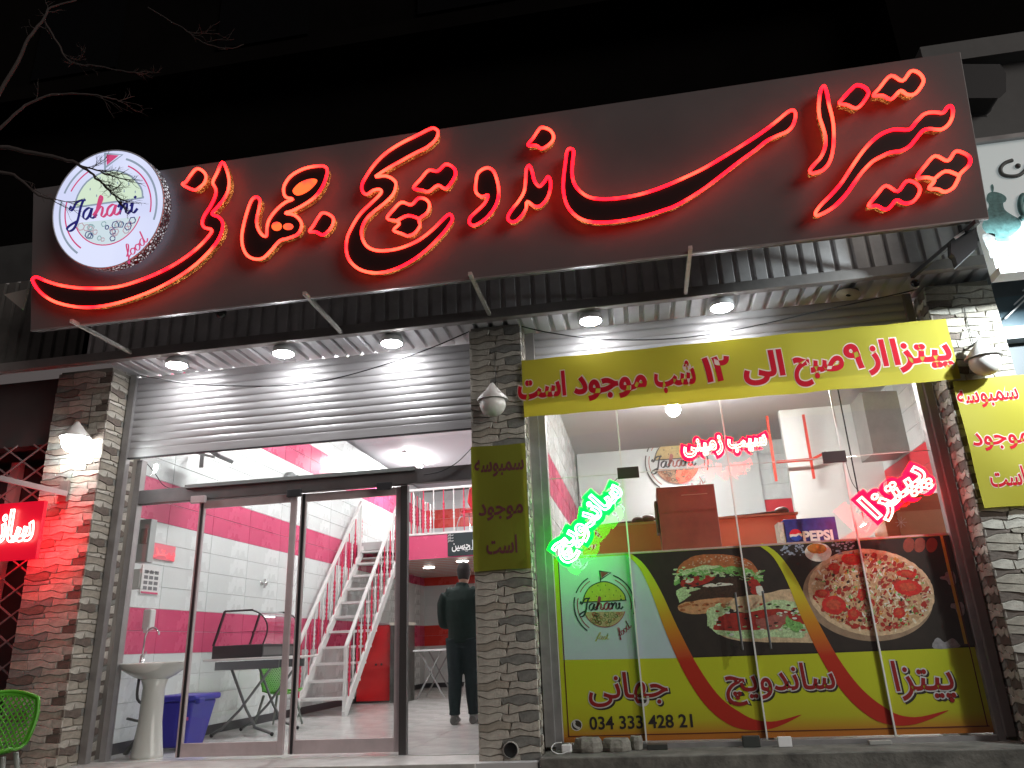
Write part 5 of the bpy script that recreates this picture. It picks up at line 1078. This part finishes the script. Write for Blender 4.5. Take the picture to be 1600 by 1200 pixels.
# red steel frame of a wall rack
rk = thing('red_wall_rack', 'red metal wall rack above the drinks carton', 'rack', (1.9, 4.0, 2.4)); RKM = mat('rack_red', (.5, .05, .03), .4)
for (p1, p2) in (((1198, 650), (1213, 752)), ((1255, 648), (1272, 748)), ((1213, 722), (1268, 718)), ((1268, 718), (1290, 707))): MB().bar(U(*p1, 3.45), U(*p2, 3.45), .03, .03).build('bar', RKM, rk)
# wooden cupboard, kitchen bulbs, paper triangle
cw = thing('wooden_cupboard', 'reddish wooden cupboard lit warm at the lower right of the window', 'cupboard', (2.4, 1.6, 1.5))
a = U(1378, 792, 1.5); WD = mat('red_wood', (.42, .12, .05), .35, var=.25, vs=4, stretch=(1, 1, 5)); MB().box(a.x, 3.1, 1.5, 1.9, .9, a.z+.1).build('body', WD, cw, bevel=.006); MB().box(a.x+.12, 3.0, 1.49, 1.499, 1.45, a.z-.06).build('door', mat('pale_wood', (.5, .28, .16), .35, var=.1, vs=5), cw)
mb = MB(); P = [U(1408+9*math.cos(t), 816+9*math.sin(t), 1.484) for t in [i*.785 for i in range(8)]]
for i in range(0, 8): mb.bar(P[i], U(1408, 816, 1.484), .006, .003)
mb.build('snowflake_sticker', WHITE, cw)
BUL = mat('kitchen_bulb', (1, 1, 1), em=(1, .93, .84), es=70)
for px, py, y, lab, r in ((1352, 826, 2.2, 'bright round bulb glowing under the neon pizza word', .05), (1052, 640, 2.4, 'glaring kitchen lamp just below the wide yellow banner', .085)):
    p = U(px, py, y); t = thing('kitchen_bulb', lab, 'lamp', tuple(p)); MB().sphere(p, r, 16, 10).build('bulb', BUL, t); MB().tube([p+Vector((0, 0, r)), (p.x, p.y, 3.62)], .008, 6).build('cord', CABLE, t)
tg = MB(); P = [U(1302, 848, .5), U(1400, 792, .5), U(1352, 846, .5)]; tg.prism(P, (0, .004, 0)); tag(tg.build('folded_sheet', mat('clear_sheet', (.6, .55, .56), .15), origin=tuple(P[0])), 'pale triangular folded sheet leaning beside the drinks carton', 'sheet')
tube_k = tube_lamp(.9, 2.2, 3.57, 'fluorescent kitchen lamp on the ceiling behind the wide yellow banner', 1, 1.5, mat('kitchen_tube', (1, 1, 1), em=(1, .97, .93), es=420))
cg = thing('steel_hood', 'grey steel extractor hood at the upper right of the window', 'hood', (2.5, 2.6, 2.5))
a = U(1345, 612, 2.6); b = U(1440, 612, 2.6); c = U(1455, 700, 2.6); d = U(1365, 708, 2.6); mb = MB(); mb.prism([a, b+Vector((.3, 0, 0)), c+Vector((.3, 0, 0)), d], (0, .5, 0)); mb.build('canopy', mat('brushed_steel', (.33, .33, .31), .4, .5, var=.2, vs=3), cg)
# ================================================================ right neighbour
nw = thing('neighbour_shop_front', 'dark neighbouring shop front beyond the right pillar', 'building', (4.6, .5, 0))
DK = mat('neighbour_dark', (.035, .045, .055), .5, var=.4, vs=2)
MB().box(3.17, 8, .3, .5, -.1, 8).build('wall', DK, nw); q = U(1562, 516, .28); MB().box(q.x, q.x+2, .22, .29, q.z, q.z+.28).build('blue_window_band', mat('teal_blue', (.015, .045, .065), .35, var=.3, vs=3), nw); MB().box(q.x-.05, q.x+2, .16, .29, q.z-.13, q.z-.02).build('sill', mat('pale_ledge', (.35, .37, .37), .5), nw)
for k in range(5): MB().bar((q.x+.1*k, .15, q.z+.05+.12*k), (q.x+.5+.1*k, .15, q.z+.45+.1*k), .012, .012).build('slanted_bar', METAL, nw)
MB().box(3.3, 8, .24, .3, 2.2, 2.7).build('grey_panel', mat('grey_panel', (.2, .21, .21), .6, var=.2, vs=2), nw)
gw = mat('neighbour_render', (.13, .13, .13), .8, var=.25, vs=1.5, bump=.2, bs=10)
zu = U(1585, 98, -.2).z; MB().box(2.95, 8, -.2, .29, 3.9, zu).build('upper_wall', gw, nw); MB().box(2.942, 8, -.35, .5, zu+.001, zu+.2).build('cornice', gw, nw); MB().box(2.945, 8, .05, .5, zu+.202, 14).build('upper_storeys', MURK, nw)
nsg = thing('neighbour_sign', 'bright white neighbour sign with a teal teapot picture at the right edge', 'sign', (3.4, -.8, 3.7))
c0 = U(1527, 227, -.62); c1 = U(1522, 424, -.62)
NSP = mat('white_sign_face', (.85, .87, .87), .4, em=(.85, 1., 1.), es=.22)
MB().box(c0.x-.12, c0.x+2.2, -.62, -.5, c1.z, c0.z).build('panel', NSP, nsg); MB().box(c0.x-.12, c0.x+2.2, -.66, -.5, c0.z+.001, c0.z+.04).build('top_trim', ALU, nsg); MB().box(c0.x-.12, c0.x+2.2, -.66, -.5, c1.z-.06, c1.z-.001).build('bottom_trim', WHITE, nsg)
NS = lambda pts: [U(a, b, -.624) for a, b in pts]
TEA = mat('teapot_teal', (.16, .36, .36), .5, var=.5, vs=22)
o = (1480, 180)
def NQ(nm, m, pts, d=0, sm=3): 
    P = [(p.x, p.y) for p in smooth([(o[0]+a/4, o[1]+b/4, 0) for a, b in pts], sm)]; return MB().poly([U(a, b, -.624-d) for a, b in P]).build(nm, m, nsg)
NQ('teapot_picture', TEA, [(245,530),(255,490),(290,478),(340,490),(370,515),(365,540),(350,550),(360,590),(400,620),(450,650),(462,690),(430,730),(390,760),(310,765),(250,740),(220,700),(225,660),(250,600),(262,560)])
NQ('teapot_picture', TEA, [(272,440),(285,432),(292,455),(288,478),(278,478)]); NQ('teapot_picture', TEA, [(310,765),(400,762),(415,785),(320,788)])
mb = MB(); mb.tube(smooth([U(o[0]+a/4, o[1]+b/4, -.626) for a, b in [(455, 650), (480, 630), (462, 600), (455, 550), (468, 505), (490, 510), (500, 560)]], 4, False), .022, 6); mb.build('spout_picture', TEA, nsg)
NQ('glass_picture', mat('tea_glass', (.4, .42, .42), .5, var=.5, vs=30), [(222,745),(298,742),(292,800),(305,850),(300,885),(270,890),(260,850),(235,800)]); NQ('saucer_picture', mat('tea_glass', (.4, .42, .42), .5), [(385,850),(440,838),(500,835),(500,895),(420,895),(385,875)])
mb = MB(); mb.tube(smooth([U(o[0]+a/4, o[1]+b/4, -.626) for a, b in [(408, 282), (360, 300), (332, 335), (345, 370), (395, 383), (450, 375), (490, 340), (505, 300)]], 5, False), .016, 6); mb.sphere(U(o[0]+441/4, o[1]+318/4, -.626), .022, 8, 6); mb.build('lettering', mat('sign_letter_grey', (.12, .13, .13), .5), nsg)
# floodlight on an arm washing the neighbour sign and the right pillar
fl_ = thing('floodlight', 'black floodlight on a slanted arm under the right end of the sign', 'floodlight', tuple(U(1508, 375, -.75)))
FB = mat('flood_black', (.012, .013, .016), .5)
MB().bar(U(1425, 432, -.17), U(1527, 346, -.95), .03, .035).build('arm', FB, fl_)
P = [U(a, b, -.8) for a, b in ((1487, 375), (1525, 352), (1527, 385), (1497, 413), (1493, 400), (1487, 395))]; mb = MB(); mb.prism(P, (0, .07, 0)); mb.build('housing', FB, fl_, bevel=.004)
MB().bar(U(1492, 372, -.83), U(1513, 358, -.83), .012, .02).build('bright_clip', WHITE, fl_)
la = bpy.data.lights.new('flood_lamp', 'SPOT'); la.energy = 520; la.color = (.86, .97, 1.); la.spot_size = math.radians(120); la.spot_blend = .6; la.shadow_soft_size = .05
lo = bpy.data.objects.new('flood_lamp', la); COL.objects.link(lo); lo.parent = fl_; lw = Vector((3.62, -1.05, 3.36)); lo.location = lw-wpos(fl_)
lo.rotation_euler = (Vector((3.0, 0, 2.9))-lw).to_track_quat('-Z', 'Y').to_euler()
nf = thing('neighbour_floodlight', 'floodlight on a bracket in front of the white teapot sign', 'floodlight', (3.62, -1.1, 3.36))
MB().box(3.53, 3.71, -1.13, -1.07, 3.3, 3.42).build('housing', FB, nf, bevel=.006); MB().bar((3.74, -1.1, 3.36), (3.74, -.5, 3.40), .03, .03).build('arm', FB, nf)
hd = MB(); P = [U(a, b, -.45) for a, b in ((1503, 103), (1560, 103), (1568, 115), (1568, 142), (1560, 150), (1512, 150))]; hd.prism(P, (0, .25, 0)); tag(hd.build('dark_unit', mat('unit_dark', (.02, .02, .022), .6), bevel=.02, origin=tuple(P[0])), 'dark rounded box on the neighbour wall above the white sign', 'box')
# ================================================================ left neighbour: scissor gate, dark shop
ln = thing('left_shop_front', 'dark closed shop behind the diamond grille at the left', 'building', (-7.5, .5, 0))
LD_ = mat('left_dark', (.03, .03, .032), .6, var=.4, vs=2)
MB().box(-10, -5.69, .9, 1.0, -.1, 3.66).build('wall', LD_, ln); MB().box(-10, -5.69, .15, .3, 2.95, 3.66).build('lintel', mat('left_lintel', (.035, .035, .035), .6, var=.3, vs=3), ln)
PST = mat('white_post_paint', (.4, .4, .4), .5)
for px in (27, -60): q = U(px, 730, .7); MB().box(q.x-.06, q.x+.05, .68, .75, 0, 2.95).build('post', PST, ln)
MB().box(-10, -5.7, .76, .8, 1.9, 2.9).build('pane', mat('dark_pane', (.03, .012, .014), .2), ln); MB().box(-10, -5.7, .76, .8, .0, 1.85).build('door_leaf', mat('black_leaf', (.012, .01, .01), .5), ln)
gt = thing('scissor_gate', 'closed diamond scissor grille left of the stone pillar', 'gate', (-6.5, .12, 0)); GM = mat('gate_steel', (.22, .2, .2), .45, .6)
sx, sz = .17, .115; XL, XR_, ZB, ZT = -7.2, -5.7, -.1, 2.95; slope = sz/sx
for k in range(-14, 30):
    for sg in (1, -1):
        # line z = z0 + sg*slope*(x-XL)
        z0 = ZB+k*2*sz if sg > 0 else ZB+(k+8)*2*sz
        xa, xb = XL, XR_; za, zb2 = z0, z0+sg*slope*(xb-xa)
        def clip(xa, za, xb, zb):
            for lim, s_ in ((ZB, 1), (ZT, -1)):
                if (za-lim)*s_ < 0 and (zb-lim)*s_ < 0: return None
                if (za-lim)*s_ < 0: t = (lim-za)/(zb-za); xa, za = xa+(xb-xa)*t, lim
                elif (zb-lim)*s_ < 0: t = (lim-za)/(zb-za); xb, zb = xa+(xb-xa)*t, lim
            return xa, za, xb, zb
        c_ = clip(xa, za, xb, zb2)
        if c_: yy = .1 if sg > 0 else .118; MB().bar((c_[0], yy, c_[1]), (c_[2], yy, c_[3]), .014, .012, (0, 1, 0)).build('slat', GM, gt)
green_chair('green plastic chair at the bottom left corner outside', (-4.80, -1.05, -.16), .45, .93)
# ledge bits beyond left end of the sign
lw_ = thing('left_facade', 'dim rendered wall above the left neighbour behind the bare branches', 'building', (-8, .4, 4)); MB().box(-12, -5.35, .2, .44, 4.73, 5.4).build('wall', mat('left_render', (.035, .035, .035), .8, var=.4, vs=2), lw_)
q = U(25, 462, -.6); tag(MB().prism([q+Vector(v) for v in ((-.14, 0, .03), (.12, 0, .06), (.1, 0, -.16))], (0, .02, 0)).build('bent_plate', mat('pale_plate', (.3, .27, .24), .5), origin=tuple(q)), 'small bent triangular plate behind the left end of the sign', 'plate')
# ================================================================ bare tree in front
tr = thing('bare_tree', 'bare tree whose thin dark branches reach in front of the round logo', 'tree', (-6.6, -3.0, -.2))
BK = mat('bark', (.035, .027, .025), .9, var=.4, vs=12, bump=.5, bs=40)
MB().tube([(-6.6, -3.0, -.2), (-6.55, -3.0, 1.5), (-6.7, -2.9, 3.2), (-6.6, -2.7, 5.0)], [.16, .13, .11, .08], 12).build('trunk', BK, tr)
tw = random.Random(11)
def branch(pts, y0, y1, r0, r1, twigs=0, dense=0, rng=(.35, 1), L=.22):
    n = len(pts); P = smooth([U(a, b, y0+(y1-y0)*i/(n-1)) for i, (a, b) in enumerate(pts)], 5, False); m_ = len(P)
    P = [p+Vector((tw.uniform(-.006, .006), 0, tw.uniform(-.006, .006))) for p in P]
    MB().tube(P, [(r0+(r1-r0)*i/(m_-1))*.7 for i in range(m_)], 7).build('branch', BK, tr)
    mb = MB()
    def tg(p, d, l, r, dep):
        q = [p]
        for _ in range(4): d = (d+Vector((tw.uniform(-.35, .35), tw.uniform(-.3, .3), tw.uniform(-.3, .35)))).normalized(); q.append(q[-1]+d*l/4)
        mb.tube(q, [r, r*.85, r*.7, r*.55, r*.4], 4)
        if dep:
            for k in (1, 2, 3): tg(q[k], (d+Vector((tw.uniform(-1, 1), tw.uniform(-.4, .4), tw.uniform(-.8, 1)))).normalized(), l*.5, r*.6, dep-1)
    for _ in range(twigs):
        i = int(m_*tw.uniform(*rng))-1; d = (P[min(i+1, m_-1)]-P[max(i-1, 0)]).normalized()
        tg(P[i], (d+Vector((tw.uniform(-.7, .7), tw.uniform(-.3, .3), tw.uniform(-.5, .9)))).normalized(), L*tw.uniform(.5, 1.1), .0035, dense)
    if mb.f: mb.build('twigs', BK, tr, kind='stuff')
branch([(-150, 240), (-40, 228), (40, 236), (90, 247), (125, 258), (150, 278), (175, 302), (190, 318)], -2.6, -2.2, .028, .005, 16, 2, (.7, 1), .16)
branch([(118, 256), (150, 266), (180, 276), (210, 284)], -2.3, -2.15, .010, .005, 12, 2, (.3, 1), .15)
branch([(-150, 300), (-60, 268), (10, 270), (35, 283), (60, 305), (86, 312)], -2.7, -2.4, .022, .006, 5, 1, (.5, 1), .2)
branch([(-60, 260), (5, 196), (40, 165), (80, 148), (135, 147), (170, 152), (192, 160)], -2.7, -2.3, .016, .005, 6, 1)
branch([(-50, 230), (20, 110), (45, 60), (68, 30), (80, 12), (120, 0)], -2.8, -2.4, .02, .008, 6, 1)
branch([(68, 30), (85, 60), (110, 96), (150, 103), (200, 112), (230, 112)], -2.5, -2.3, .011, .004, 7, 2)
branch([(230, 12), (280, 40), (310, 62), (350, 76), (380, 70)], -2.4, -2.3, .006, .004, 5, 1)
MB().tube([(-6.6, -2.7, 5.0), U(-150, 300, -2.7)], [.07, .03], 8).build('limb', BK, tr); MB().tube([(-6.7, -2.9, 3.2), U(-150, 240, -2.6)], [.07, .03], 8).build('limb', BK, tr)
